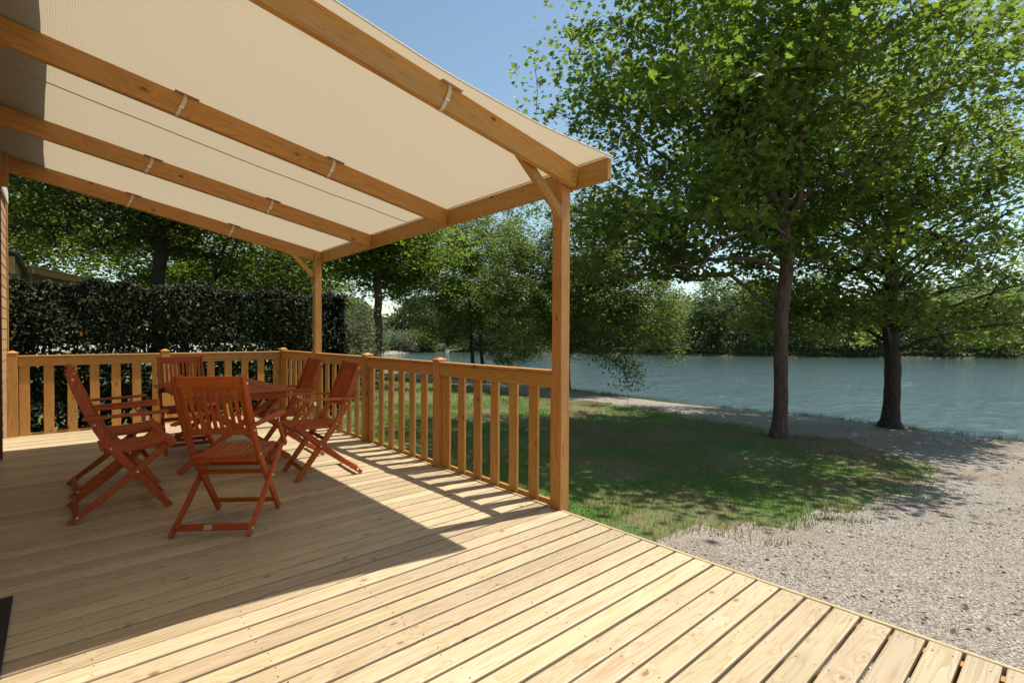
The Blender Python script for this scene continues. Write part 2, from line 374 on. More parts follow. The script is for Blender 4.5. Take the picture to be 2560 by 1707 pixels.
def wob(x, y, a=0.12): return a * (math.sin(x * 3.1 + y * 1.7) + 0.6 * math.sin(x * 7.3 - y * 5.1))
def sheet(name, outline, mat, dz, label, cell=0.22):
    """ground-hugging sheet over a grid clipped by an outline, ragged along its border"""
    P = np.array(outline, float); x0, y0 = P.min(0); x1, y1 = P.max(0)
    gx = np.arange(x0 - .3, x1 + .3, cell); gy = np.arange(y0 - .3, y1 + .3, cell)
    X, Y = np.meshgrid(gx, gy)
    cx = (X[:-1, :-1] + cell / 2); cy = (Y[:-1, :-1] + cell / 2)
    keep = inside(P, cx, cy, 0.10)
    Zz = gz(X, Y) + dz
    # push the rim under the ground so that the sheet has no hard edge
    idx = np.arange(X.size).reshape(X.shape)
    q = np.stack([idx[:-1, :-1], idx[:-1, 1:], idx[1:, 1:], idx[1:, :-1]], -1)[keep]
    cnt = np.zeros(X.size); np.add.at(cnt, q.ravel(), 1); Zf = Zz.ravel(); Zf[cnt < 4] -= dz + 0.02
    used, inv = np.unique(q.ravel(), return_inverse=True)
    V = np.stack([X.ravel(), Y.ravel(), Zf], -1)[used]
    me = np_mesh(name, V, inv, np.full(len(q), 4), True)
    return setp(link(name, me, mat), kind='structure', label=label)
def inside(P, x, y, jit=0.0):
    if jit: x = x + jit * (np.sin(x * 5.1 + y * 2.7) + np.sin(y * 7.7 - x * 3.3)); y = y + jit * (np.sin(y * 4.1 + x * 6.7) + np.sin(x * 9.1))
    r = np.zeros(np.shape(x), bool); n = len(P)
    for i in range(n):
        a = P[i]; b = P[(i + 1) % n]
        r ^= ((a[1] > y) != (b[1] > y)) & (x < (b[0] - a[0]) * (y - a[1]) / (b[1] - a[1] + 1e-12) + a[0])
    return r
LAWN_P = [(0.25, -0.25), (0.95, -0.35), (1.7, -0.85), (3.2, -1.1), (5.8, -1.35), (7.2, -1.15), (8.85, 0.0), (9.3, 1.5), (9.9, 3.3), (10.3, 5.3), (10.2, 9), (10.3, 14), (10.1, 20), (9.5, 28), (9.5, 60), (-30, 60), (-30, 6.6), (0.25, 6.5)]
VERGE_P = [(13.75, -60), (13.7, -3), (13.5, 2), (13.6, 7), (13.5, 12), (13.6, 20), (13.5, 30), (16.4, 43), (22, 54), (30, 60.5), (37, 64), (34, 75), (9.6, 75), (10.5, 40), (10.8, 30), (12.7, 18), (14.9, 16), (14.95, 6), (14.85, -60)]
sheet('lawn', LAWN_P, LAWN, 0.012, 'patchy green and brown lawn beside the deck', 0.25)
sheet('grass_verge', VERGE_P, LAWN, 0.008, 'narrow grass verge along the lake shore', 0.3)

FAR_P = [(p[0] - 3.0, p[1] - 1.7) for p in POLY[8:16]] + [(150, -40), (190, 40), (120, 110), (30, 110), (34, 66)]
sheet('far_bank', FAR_P, UNDER, 0.05, 'dark earth bank under the wood across the lake', 0.8)
# grass blades
def blades(name, P, box_, n, h0, h1, w_, mat, label, bare=0.0, dens=None):
    x = rng.uniform(box_[0], box_[1], n); y = rng.uniform(box_[2], box_[3], n)
    k = inside(np.array(P, float), x, y, 0.12)
    if dens is not None: k &= rng.random(n) < dens(x, y)
    x = x[k]; y = y[k]; n = len(x)
    clump = 0.5 + 0.5 * np.sin(x * 4.3 + 2 * np.sin(y * 3.1)) * np.sin(y * 5.2 + np.sin(x * 2.2))
    h = rng.uniform(h0, h1, n) * (0.6 + 0.7 * clump)
    a = rng.uniform(0, 2 * math.pi, n); la = rng.uniform(0, 2 * math.pi, n); ln = rng.uniform(0.1, 0.9, n) * h
    z = gz(x, y)
    dx = np.cos(a) * w_; dy = np.sin(a) * w_
    V = np.empty((n, 3, 3)); V[:, 0] = np.stack([x - dx, y - dy, z], -1); V[:, 1] = np.stack([x + dx, y + dy, z], -1)
    V[:, 2] = np.stack([x + np.cos(la) * ln, y + np.sin(la) * ln, z + h + 0.012], -1)
    me = np_mesh(name, V.reshape(-1, 3), np.arange(3 * n), np.full(n, 3))
    o = link(name, me, mat); return setp(o, label, 'grass', kind='stuff')
blades('grass', LAWN_P, (0.2, 10.6, -1.6, 9.5), 320000, 0.022, 0.062, 0.004, BLADE, 'short grass growing on the shaded lawn by the deck',
       dens=lambda x, y: np.clip(1.1 / (1 + 0.08 * (x + 2.8) ** 2 * 0.3), 0.3, 1) * (0.35 + 0.65 * (np.sin(x * 1.3 + y) * np.sin(y * 1.9 - x * 0.6) > -0.25)))
blades('meadow_grass', LAWN_P, (0.2, 10.6, 8.5, 30), 40000, 0.04, 0.09, 0.008, BLADEV, 'pale grass of the far lawn behind the railing')
blades('bank_grass', VERGE_P, (13.2, 14.9, -8, 34), 26000, 0.04, 0.16, 0.008, BLADEV, 'tufty grass along the lake edge')

# gravel stones
def stones():
    n = 60000
    x = 0.12 + 7.5 * rng.random(n) ** 1.6; y = rng.uniform(-5.2, 0.2, n)
    k = ~inside(np.array(LAWN_P, float), x, y, 0.05) | (rng.random(n) < 0.03)
    # only what the camera looks at
    k &= (x - CAM.x) * RR.x + (y - CAM.y) * RR.y < 1.08 * ((x - CAM.x) * F.x + (y - CAM.y) * F.y)
    x = x[k]; y = y[k]; n = len(x)
    T = np.array([(1, 0, 0), (0, 1, 0), (-1, 0, 0), (0, -1, 0), (0.1, 0.1, 0.8), (0, 0, -0.6)], float)
    fc = [(0, 1, 4), (1, 2, 4), (2, 3, 4), (3, 0, 4), (1, 0, 5), (2, 1, 5), (3, 2, 5), (0, 3, 5)]
    s = 0.0036 + 0.005 * rng.random(n) ** 2 + 0.009 * (rng.random(n) > 0.985)
    a = rng.uniform(0, 2 * math.pi, n); ca, sa = np.cos(a), np.sin(a)
    M = np.zeros((n, 3, 3)); e = rng.uniform(0.55, 1, n)
    M[:, 0, 0] = ca * s; M[:, 0, 1] = -sa * s * e; M[:, 1, 0] = sa * s; M[:, 1, 1] = ca * s * e; M[:, 2, 2] = s * rng.uniform(0.5, 1, n)
    M[:, 2, 0] = s * rng.uniform(-.4, .4, n)
    me = scatter_mesh('gravel_stones', T, fc, M, np.stack([x, y, gz(x, y) + s * 0.3], -1), STONE)
    setp(link('gravel_stones', me), 'loose grey gravel stones beside the deck edge', 'gravel', kind='stuff')
stones()

# fallen leaves and a few larger pale stones
def litter():
    n = 2200; x = rng.uniform(0.2, 12.5, n); y = rng.uniform(-2.6, 9, n)
    T = np.array([(0, 0, 0), (0.3, 0.35, 0.12), (0.1, 0.8, 0.05), (0, 1, 0.1), (-0.15, 0.75, 0.1), (-0.3, 0.35, 0.15)])
    M = leaf_frames(n, 0.05, 0.35, 0.0)
    me = scatter_mesh('fallen_leaves', T, [(0, 1, 2, 3), (0, 3, 4, 5)], M, np.stack([x, y, gz(x, y) + 0.03], -1), leafmat('dry_leaf', (0.16, 0.09, 0.035), (0.30, 0.20, 0.09), (0.2, 0.12, 0.04), 0.2))
    setp(link('fallen_leaves', me), 'dry fallen leaves scattered over lawn and path', 'leaves', kind='stuff')
    n = 320; x = 0.2 + 8 * rng.random(n); y = rng.uniform(-4.5, 1.5, n)
    ic = np.array([(1, 0, 0), (0.5, 0.8, 0.1), (-0.4, 0.9, 0), (-1, 0.1, 0), (-0.5, -0.8, 0), (0.45, -0.85, 0), (0.3, 0.3, 0.62), (-0.4, -0.2, 0.55), (0, 0, -0.5)])
    fc = [(0, 1, 6), (1, 2, 6), (2, 7, 6), (2, 3, 7), (3, 4, 7), (4, 5, 7), (5, 6, 7), (5, 0, 6), (1, 0, 8), (2, 1, 8), (3, 2, 8), (4, 3, 8), (5, 4, 8), (0, 5, 8)]
    a = rng.uniform(0, 6.28, n); s = 0.008 + 0.014 * rng.random(n) ** 2; M = np.zeros((n, 3, 3))
    M[:, 0, 0] = np.cos(a) * s; M[:, 0, 1] = -np.sin(a) * s * .7; M[:, 1, 0] = np.sin(a) * s; M[:, 1, 1] = np.cos(a) * s * .7; M[:, 2, 2] = s
    me = scatter_mesh('pebbles', ic, fc, M, np.stack([x, y, gz(x, y) + s * 0.25], -1), STONE)
    setp(link('pebbles', me), 'larger pale pebbles scattered on the gravel', 'pebbles', kind='stuff')

# ------------------------------------------------------------------ deck
deck = empty('timber_deck', (0, 0, 0), 0, 'pale pine plank deck half in sun and half in shade', 'deck')
PIT = 0.1198; Y_TOP = 6.46
k = 0
y = -PIT
planks = []
rr_ = random.Random(3)
n_lo = int((3.7) / PIT); n_hi = int(Y_TOP / PIT)
for i in range(-n_lo, n_hi):
    y0 = i * PIT
    g = 0.0074 + rr_.uniform(-0.0015, 0.0015)
    if y0 < -1.3: g -= 0.0006
    wv = round(PIT - 2 * g, 3)
    o = link('plank', box_mesh(3.36, wv, 0.027, 0.006, DECK, 2), None, deck)
    o.location = (-3.365 + 1.68 - 0.0 + rr_.uniform(-0.002, 0.002), y0 + PIT / 2 + rr_.uniform(-0.001, 0.001), -0.0135 + rr_.uniform(-0.0012, 0.0012))
    o.rotation_euler = (rr_.uniform(-0.006, 0.006), rr_.uniform(-0.0004, 0.0004), rr_.uniform(-0.0008, 0.0008))
    planks.append((y0, wv))
box('fascia_board', (0.0, -3.75, -0.17), (0.024, -0.012, 0.001), DECKY, deck, 0.003)
box('fascia_board', (0.0, 0.1, -0.17), (0.024, 1.618, 0.006), DECKY, deck, 0.003)
box('fascia_board', (0.0, 1.722, -0.17), (0.024, 3.198, 0.006), DECKY, deck, 0.003)
box('fascia_board', (0.0, 3.302, -0.17), (0.024, 4.798, 0.006), DECKY, deck, 0.003)
box('fascia_board', (0.0, 4.898, -0.17), (0.024, 6.286, 0.006), DECKY, deck, 0.003)
box('fascia_board', (-3.25, 6.462, -0.17), (0.0, 6.486, 0.006), TIM['X'], deck, 0.003)
for xj in (-0.045, -0.55, -1.08, -1.62, -2.16, -2.7, -3.2):
    box('joist', (xj - 0.022, -3.7, -0.16), (xj + 0.022, 6.45, -0.029), TIM['Y'], deck, 0.0)
# nail heads in pairs over every joist
bm = bmesh.new()
for (y0, wv) in planks:
    for xj in (-0.075, -0.55, -1.08, -1.62, -2.16, -2.7, -3.2):
        for f in (0.24, 0.76):
            x = xj + rr_.uniform(-0.012, 0.012); yy = y0 + PIT * (f + rr_.uniform(-0.05, 0.05)); r_ = rr_.uniform(0.0022, 0.0034)
            vs = [bm.verts.new((x + r_ * 1.3 * math.cos(a * math.pi / 3), yy + r_ * math.sin(a * math.pi / 3), 0.0026)) for a in range(6)]
            bm.faces.new(vs)
me = bpy.data.meshes.new('nail_heads'); bm.to_mesh(me); bm.free()
setp(link('nail_heads', me, NAIL, deck), kind='stuff')

# ------------------------------------------------------------------ pergola
def zt(x, y): return 2.547 - 0.0095 * y + 0.193 * (0.095 - x)      # top of the rafters
perg = empty('canopy_pergola', (0.05, 2.4, 0), 0, 'honey coloured timber pergola with taut cream canvas roof over the deck', 'pergola')
def pp(o):  # keep world placement under the pergola's empty
    o.location = o.location - Vector((0.05, 2.4, 0)); return o
def pbox(*a, **k): return pp(box(*a, parent=perg, **k))
def pbar(*a, **k):
    o = bar(*a, parent=perg, **k); mm = o.matrix_basis.copy(); mm.translation -= Vector((0.05, 2.4, 0)); o.matrix_basis = mm; return o
pbox('post', (0.0, -0.008, -0.45), (0.094, 0.088, 2.53), TIM['Z'], bev=0.004)
pbox('post', (0.0, 4.8, -0.45), (0.094, 4.897, 2.49), TIM['Z'], bev=0.004)
pbar('beam', (0.1185, -0.353, 2.4705), (0.1185, 4.95, 2.42), 0.150, 0.044, TIM['X'])
th = math.atan(0.193)
for yr in (-0.078, 1.6, 3.232, 4.835):
    x0, x1 = -3.2, 0.093
    pbar('rafter', (x0, yr + 0.025, zt(x0, yr) - 0.078), (x1, yr + 0.025, zt(x1, yr) - 0.078), 0.153, 0.05, TIM['X'])
pbar('brace', (0.03, 0.017, 2.185), (-0.42, 0.017, 2.57), 0.07, 0.045, TIM['X'])
pbar('brace', (0.02, 4.86, 2.12), (-0.36, 4.86, 2.50), 0.065, 0.045, TIM['X'])
pbox('wall_post', (-3.262, 4.83, -0.02), (-3.206, 4.88, 3.0), REDWOOD)
pbox('wall_bracket', (-3.235, 4.765, 2.80), (-3.145, 4.826, 3.15), TIM['Z'])
# screws at the rafter ends
bm = bmesh.new()
for yr in (-0.078, 1.6, 3.232):
    for dx_, dz_ in ((-0.035, 0.045), (-0.06, 0.06), (-0.03, 0.075), (-0.055, 0.10), (-0.03, 0.125), (-0.065, 0.14)):
        x_ = 0.09 + dx_; z_ = zt(x_, yr) - dz_; vs = [bm.verts.new((x_ - 0.05 + 0.004 * math.cos(a * math.pi / 3), yr - 0.0025 - 2.4, z_ + 0.004 * math.sin(a * math.pi / 3))) for a in range(6)]
        bm.faces.new(vs)
me = bpy.data.meshes.new('screw_heads'); bm.to_mesh(me); bm.free(); setp(link('screw_heads', me, NAIL, perg), kind='stuff')
# canvas
nxc, nyc = 70, 90
def edge_in(x):
    f = 1 - ((x + 1.55) / 1.65) ** 2; return max(0.0, f) * 0.20
V = []; 
for i in range(nxc + 1):
    x = 0.142 + (-3.75 - 0.142) * i / nxc
    e = edge_in(x); ya = -0.362 + e; yb = 5.21 - e
    for j in range(nyc + 1):
        yy = ya + (yb - ya) * j / nyc
        z = zt(min(x, 0.095), yy) + 0.006
        if x > 0.095: z = zt(0.095, yy) + 0.008
        # slight sag between the rafters, droop towards the free edges
        sp = [-0.053, 1.625, 3.257, 4.86]; sag = 0
        for a, b in zip(sp, sp[1:]):
            if a < yy < b: sag = 0.016 * math.sin(math.pi * (yy - a) / (b - a)) * math.sin(math.pi * min(1, max(0, (0.14 - x) / 3.3)))
        if yy < sp[0]: sag = 0.10 * (sp[0] - yy) * math.sin(math.pi * min(1, max(0, (0.14 - x) / 3.3)))
        if yy > sp[-1]: sag = 0.10 * (yy - sp[-1]) * math.sin(math.pi * min(1, max(0, (0.14 - x) / 3.3)))
        z -= sag if x < 0.09 else 0
        z += 0.0025 * math.sin(x * 9 + yy * 2.3) * math.sin(yy * 6.1 + x) + 0.002 * math.sin(x * 3.1 - yy * 4.2)
        V.append((x - 0.05, yy - 2.4, z))
idx = np.arange((nxc + 1) * (nyc + 1)).reshape(nxc + 1, nyc + 1)
q = np.stack([idx[:-1, :-1], idx[:-1, 1:], idx[1:, 1:], idx[1:, :-1]], -1).reshape(-1, 4)
me = np_mesh('canvas_roof', np.array(V), q.ravel(), np.full(len(q), 4), True)
canvas = link('canvas_roof', me, FABRIC, perg)
def tube_mesh(pts, rad, mat, ns=6):
    bm = bmesh.new(); rings = []
    for i, p in enumerate(pts):
        p = Vector(p); d = (Vector(pts[min(i + 1, len(pts) - 1)]) - Vector(pts[max(i - 1, 0)])).normalized()
        a = d.orthogonal().normalized(); b = d.cross(a); r_ = rad[i] if hasattr(rad, '__len__') else rad
        rings.append([bm.verts.new(p + (a * math.cos(2 * math.pi * k / ns) + b * math.sin(2 * math.pi * k / ns)) * r_) for k in range(ns)])
    for r1, r2 in zip(rings, rings[1:]):
        for k in range(ns): bm.faces.new((r1[k], r1[(k + 1) % ns], r2[(k + 1) % ns], r2[k]))
    bm.faces.new(rings[0][::-1]); bm.faces.new(rings[-1])
    for f in bm.faces: f.smooth = True
    bmesh.ops.recalc_face_normals(bm, faces=bm.faces)
    me = bpy.data.meshes.new('tube'); bm.to_mesh(me); bm.free(); me.materials.append(mat); return me
for jj, nm in ((0, 'near'), (nyc, 'far')):
    pts = [V[i * (nyc + 1) + jj] for i in range(0, nxc + 1, 2)]
    link('canvas_hem', tube_mesh(pts, 0.006, HEMM), None, canvas)
# welded seam and light strip on the beam
js = int(nyc * 0.495)
pts = []
for i in range(0, nxc + 1, 2):
    x, yy, z = V[i * (nyc + 1) + js]
    pts.append((x, yy, z - 0.003))
link('seam', tube_mesh(pts, 0.0045, PATCH), None, canvas)
pbar('canvas_lashing', (0.086, -0.01 + 0.11, zt(0.095, 0) + 0.0), (0.086, 4.79, zt(0.095, 4.79) + 0.0), 0.012, 0.014, HEMM)
pbar('canvas_lashing', (0.086, -0.345, zt(0.095, -.3) + 0.0), (0.086, -0.085, zt(0.095, -.1) + 0.0), 0.012, 0.014, HEMM)
# straps round the rafters with reinforcing patches
for yr in (-0.078, 1.6, 3.232, 4.835):
    for xs_ in (-1.05, -2.11):
        zc = zt(xs_, yr)
        sr = empty('strap', (0, 0, 0)); sr.parent = perg
        def P3(u, v, wy):   # u along the rafter, v perpendicular down
            return (xs_ + u * math.cos(th) - v * math.sin(th) - 0.05, wy - 2.4, zc - u * math.sin(th) - v * math.cos(th))
        pts = [P3(0.0, -0.002, yr - 0.004), P3(0.004, 0.04, yr - 0.0075), P3(-0.004, 0.08, yr - 0.010), P3(-0.014, 0.12, yr - 0.006), P3(-0.02, 0.150, yr - 0.003), P3(-0.02, 0.158, yr + 0.006), P3(-0.02, 0.158, yr + 0.044), P3(-0.012, 0.150, yr + 0.054), P3(0.0, 0.0, yr + 0.055)]
        bm = bmesh.new(); pr_ = None
        for i_, p_ in enumerate(pts):
            wv = 0.010 + (0.0025 if 1 <= i_ <= 2 else 0)
            off = Vector((math.cos(th), 0, -math.sin(th))) * wv
            inn = Vector((0, 0, 0))
            c_ = Vector(pts[len(pts) // 2]); 
            ctr = Vector((P3(0, 0.08, yr + 0.025)))
            n_ = (ctr - Vector(p_)); n_ -= off.normalized() * n_.dot(off.normalized()); n_.normalize(); n_ *= 0.002
            ring = [bm.verts.new(Vector(p_) - off), bm.verts.new(Vector(p_) + off), bm.verts.new(Vector(p_) + off + n_), bm.verts.new(Vector(p_) - off + n_)]
            if pr_:
                for k_ in range(4): bm.faces.new((pr_[k_], pr_[(k_ + 1) % 4], ring[(k_ + 1) % 4], ring[k_]))
            pr_ = ring
        me = bpy.data.meshes.new('webbing'); bm.to_mesh(me); bm.free(); me.materials.append(STRAP)
        bpy.data.objects.remove(sr)
        so_ = link('strap', me, None, perg)
        b_ = link('buckle', box_mesh(0.03, 0.004, 0.012, 0.001, METAL), None, so_); b_.location = P3(-0.006, 0.095, yr - 0.0125); b_.rotation_euler = (0, th, 0)
        pa = link('reinforcing_patch', box_mesh(0.15, 0.078, 0.004, 0.001, PATCH), None, perg)
        pa.location = P3(0.01, -0.002, yr + 0.025 - 0.012); pa.rotation_euler = (0, th, 0)

# ------------------------------------------------------------------ railings
def rail_post(parent, x0, y0, w_=0.1, top=1.045):
    o = box('post', (x0, y0, -0.3), (x0 + w_, y0 + w_, top), TIM['Z'], parent, 0.003)
    bm = bmesh.new(); h = w_ / 2 + 0.004
    a = [bm.verts.new((sx * h, sy * h, 0)) for sx, sy in ((-1, -1), (1, -1), (1, 1), (-1, 1))]
    b = [bm.verts.new((sx * h, sy * h, 0.012)) for sx, sy in ((-1, -1), (1, -1), (1, 1), (-1, 1))]
    c = [bm.verts.new((sx * 0.012, sy * 0.012, 0.034)) for sx, sy in ((-1, -1), (1, -1), (1, 1), (-1, 1))]
    bm.faces.new(a[::-1]); bm.faces.new(c)
    for p_, q_ in ((a, b), (b, c)):
        for i in range(4): bm.faces.new((p_[i], p_[(i + 1) % 4], q_[(i + 1) % 4], q_[i]))
    me = bpy.data.meshes.new('post_cap'); bm.to_mesh(me); bm.free(); me.materials.append(TIM['X'])
    c_ = link('cap', me, None, o); c_.location = (0, 0, (top + 0.3) / 2)
    return o
ra = empty('deck_railing', (0.05, 3.2, 0), 0, 'honey timber railing along the lake side edge of the deck', 'railing')
rb = empty('deck_railing', (-1.6, 6.35, 0), 0, 'honey timber railing across the far end of the deck by the hedge', 'railing')
def mv(o, e): o.location = o.location - e.location; return o
for y0 in (1.62, 3.2, 6.29): mv(rail_post(ra, 0.0, y0), ra)
spans = [(0.09, 1.618), (1.722, 3.198), (3.302, 4.798), (4.9, 6.288)]
for a, b in spans:
    mv(box('rail_board', (0.012, a, 0.902), (0.034, b, 1.012), TIM['Y'], ra, 0.004), ra)
    mv(box('handrail', (0.0, a, 1.0135), (0.088, b, 1.036), TIM['Y'], ra, 0.007, 3), ra)
    L = b - a; nb = 5; wB = 0.102
    mv(box('baluster', (0.036, a + 0.002, 0.0), (0.060, a + 0.045, 0.99), TIM['Z'], ra, 0.002), ra)
    mv(box('baluster', (0.036, b - 0.05, 0.0), (0.060, b - 0.002, 0.99), TIM['Z'], ra, 0.002), ra)
    mv(box('baluster', (0.036, b - 0.134, 0.0), (0.060, b - 0.056, 0.99), TIM['Z'], ra, 0.002), ra)
    i0 = a + 0.045; i1 = b - 0.134; gap = (i1 - i0 - nb * wB) / (nb + 1)
    for k in range(nb):
        s0 = i0 + gap + k * (wB + gap)
        mv(box('baluster', (0.036, s0, -0.01), (0.060, s0 + wB, 0.99), TIM['Z'], ra, 0.003), ra)
    mv(box('bottom_rail', (0.062, a, -0.03), (0.088, b, 0.03), TIM['Y'], ra, 0.003), ra)
for x0 in (-3.247, -1.649): mv(rail_post(rb, x0, 6.3), rb)
for a, b in ((-3.145, -1.651), (-1.547, -0.004)):
    mv(box('rail_board', (a, 6.312, 0.885), (b, 6.334, 0.995), TIM['X'], rb, 0.004), rb)
    mv(box('handrail', (a, 6.30, 0.9965), (b, 6.388, 1.02), TIM['X'], rb, 0.007, 3), rb)
    mv(box('baluster', (a + 0.012, 6.336, 0.0), (a + 0.032, 6.36, 0.99), TIM['Z'], rb, 0.002), rb)
    mv(box('bottom_rail', (a, 6.362, -0.03), (b, 6.388, 0.03), TIM['X'], rb, 0.003), rb)
    xs_ = np.linspace(a + 0.056, b - 0.056, 7)
    for xc in xs_: mv(box('baluster', (xc - 0.05, 6.336, 0.0), (xc + 0.05, 6.36, 0.975), TIM['Z'], rb, 0.003), rb)

# ------------------------------------------------------------------ cottage on the left
cot = empty('timber_cottage', (-5.5, 1.5, 0), 0, 'timber clad holiday cottage wall at the left edge of the deck', 'building')
def cp(o): return mv(o, cot)
cp(box('wall', (-8.5, -5.5, -0.4), (-3.32, 7.28, 3.3), plain('wall_core', (0.3, 0.25, 0.18), 0.8), cot, 0))
z = -0.15; i = 0
while z < 3.28:
    h = min(0.137, 3.29 - z)
    o = cp(box('siding_board', (-3.316, -5.5, z), (-3.292, 7.30, z + h - 0.005), SIDING, cot, 0.003)); o.rotation_euler = (0, R(-2.2), 0)
    z += 0.137
cp(box('corner_trim', (-3.33, 7.302, -0.3), (-3.275, 7.36, 3.2), TIM['Z'], cot, 0.002))
# roof whose wavy eave shades the upper end of the canvas
bm = bmesh.new(); rows = []
for j in range(0, 201):
    yy = -5.9 + j * 0.055
    ex = -2.80 + 0.006 * math.sin(yy * 2 * math.pi / 0.33) + 0.02 * math.sin(yy * 1.1) + (0.03 if 2.0 < yy < 9 else 0.0)
    zz = 3.28 + 0.012 * math.sin(yy * 2 * math.pi / 0.33)
    rows.append([bm.verts.new((ex + 5.5, yy - 1.5, zz)), bm.verts.new((-5.9 + 5.5, yy - 1.5, zz + 0.75)), bm.verts.new((-9 + 5.5, yy - 1.5, zz))])
    rows[-1] += [bm.verts.new((v.co.x, v.co.y, v.co.z - 0.02)) for v in rows[-1][::-1]]
for r1, r2 in zip(rows, rows[1:]):
    for k_ in range(6): bm.faces.new((r1[k_], r1[(k_ + 1) % 6], r2[(k_ + 1) % 6], r2[k_]))
bm.faces.new(rows[0][::-1]); bm.faces.new(rows[-1]); bmesh.ops.recalc_face_normals(bm, faces=bm.faces)
me = bpy.data.meshes.new('roof'); bm.to_mesh(me); bm.free(); link('roof', me, ROOFM, cot)
cp(box('eave_fascia', (-3.286, -5.5, 3.05), (-3.262, 7.2, 3.22), CREAM, cot, 0.003))

# neighbour cottage and its own canopy behind the hedge
nb_ = empty('timber_cottage', (-5.6, 16.5, 0), 0, 'neighbouring timber cottage corner peeking over the hedge at far left', 'building')
SID_FAR = SIDING
mv(box('wall', (-8, 12.0, -0.4), (-3.46, 21.5, 2.84), plain('neighbour_wall', (0.3, 0.2, 0.1), 0.8), nb_, 0), nb_)
for k in range(21): mv(box('siding_board', (-3.455, 12.05, -0.02 + k * 0.137), (-3.425, 14.8, -0.02 + k * 0.137 + 0.13), SIDING, nb_, 0.003), nb_)
mv(box('corner_trim', (-3.56, 11.93, -0.3), (-3.40, 11.998, 2.86), TIM['Z'], nb_, 0.002), nb_)
mv(box('corner_trim', (-3.455, 14.82, -0.3), (-3.40, 15.0, 2.86), ROOFM, nb_, 0.002), nb_)
mv(bar('roof', (-5.8, 16.7, 3.75), (-3.34, 16.7, 2.93), 0.05, 9.7, ROOFM, nb_, 0.004), nb_)
na = empty('canopy_pergola', (-1.6, 15.5, 0), 0, 'neighbouring timber canopy frame with pale edge sloping down behind the hedge', 'pergola')
for yy in (15.05, 16.7, 18.3):
    mv(bar('rafter', (-3.3, yy, 2.90), (0.1, yy, 2.20), 0.16, 0.05, TIM['X'], na), na)
mv(bar('canvas_roof', (-3.3, 16.7, 2.995), (0.2, 16.7, 2.275), 0.014, 3.5, HEMM, na, 0.002), na)
mv(box('post', (0.02, 15.0, -0.5), (0.12, 15.1, 2.2), TIM['Z'], na), na)
mv(box('post', (0.02, 18.2, -0.5), (0.12, 18.3, 2.2), TIM['Z'], na), na)
for xx in (-3.2, -2.3, -1.2): mv(box('strap', (xx - 0.014, 15.015, 2.90 - (xx + 3.3) * 0.206 - 0.08), (xx + 0.014, 15.022, 2.90 - (xx + 3.3) * 0.206 + 0.08), STRAP, na, 0), na)

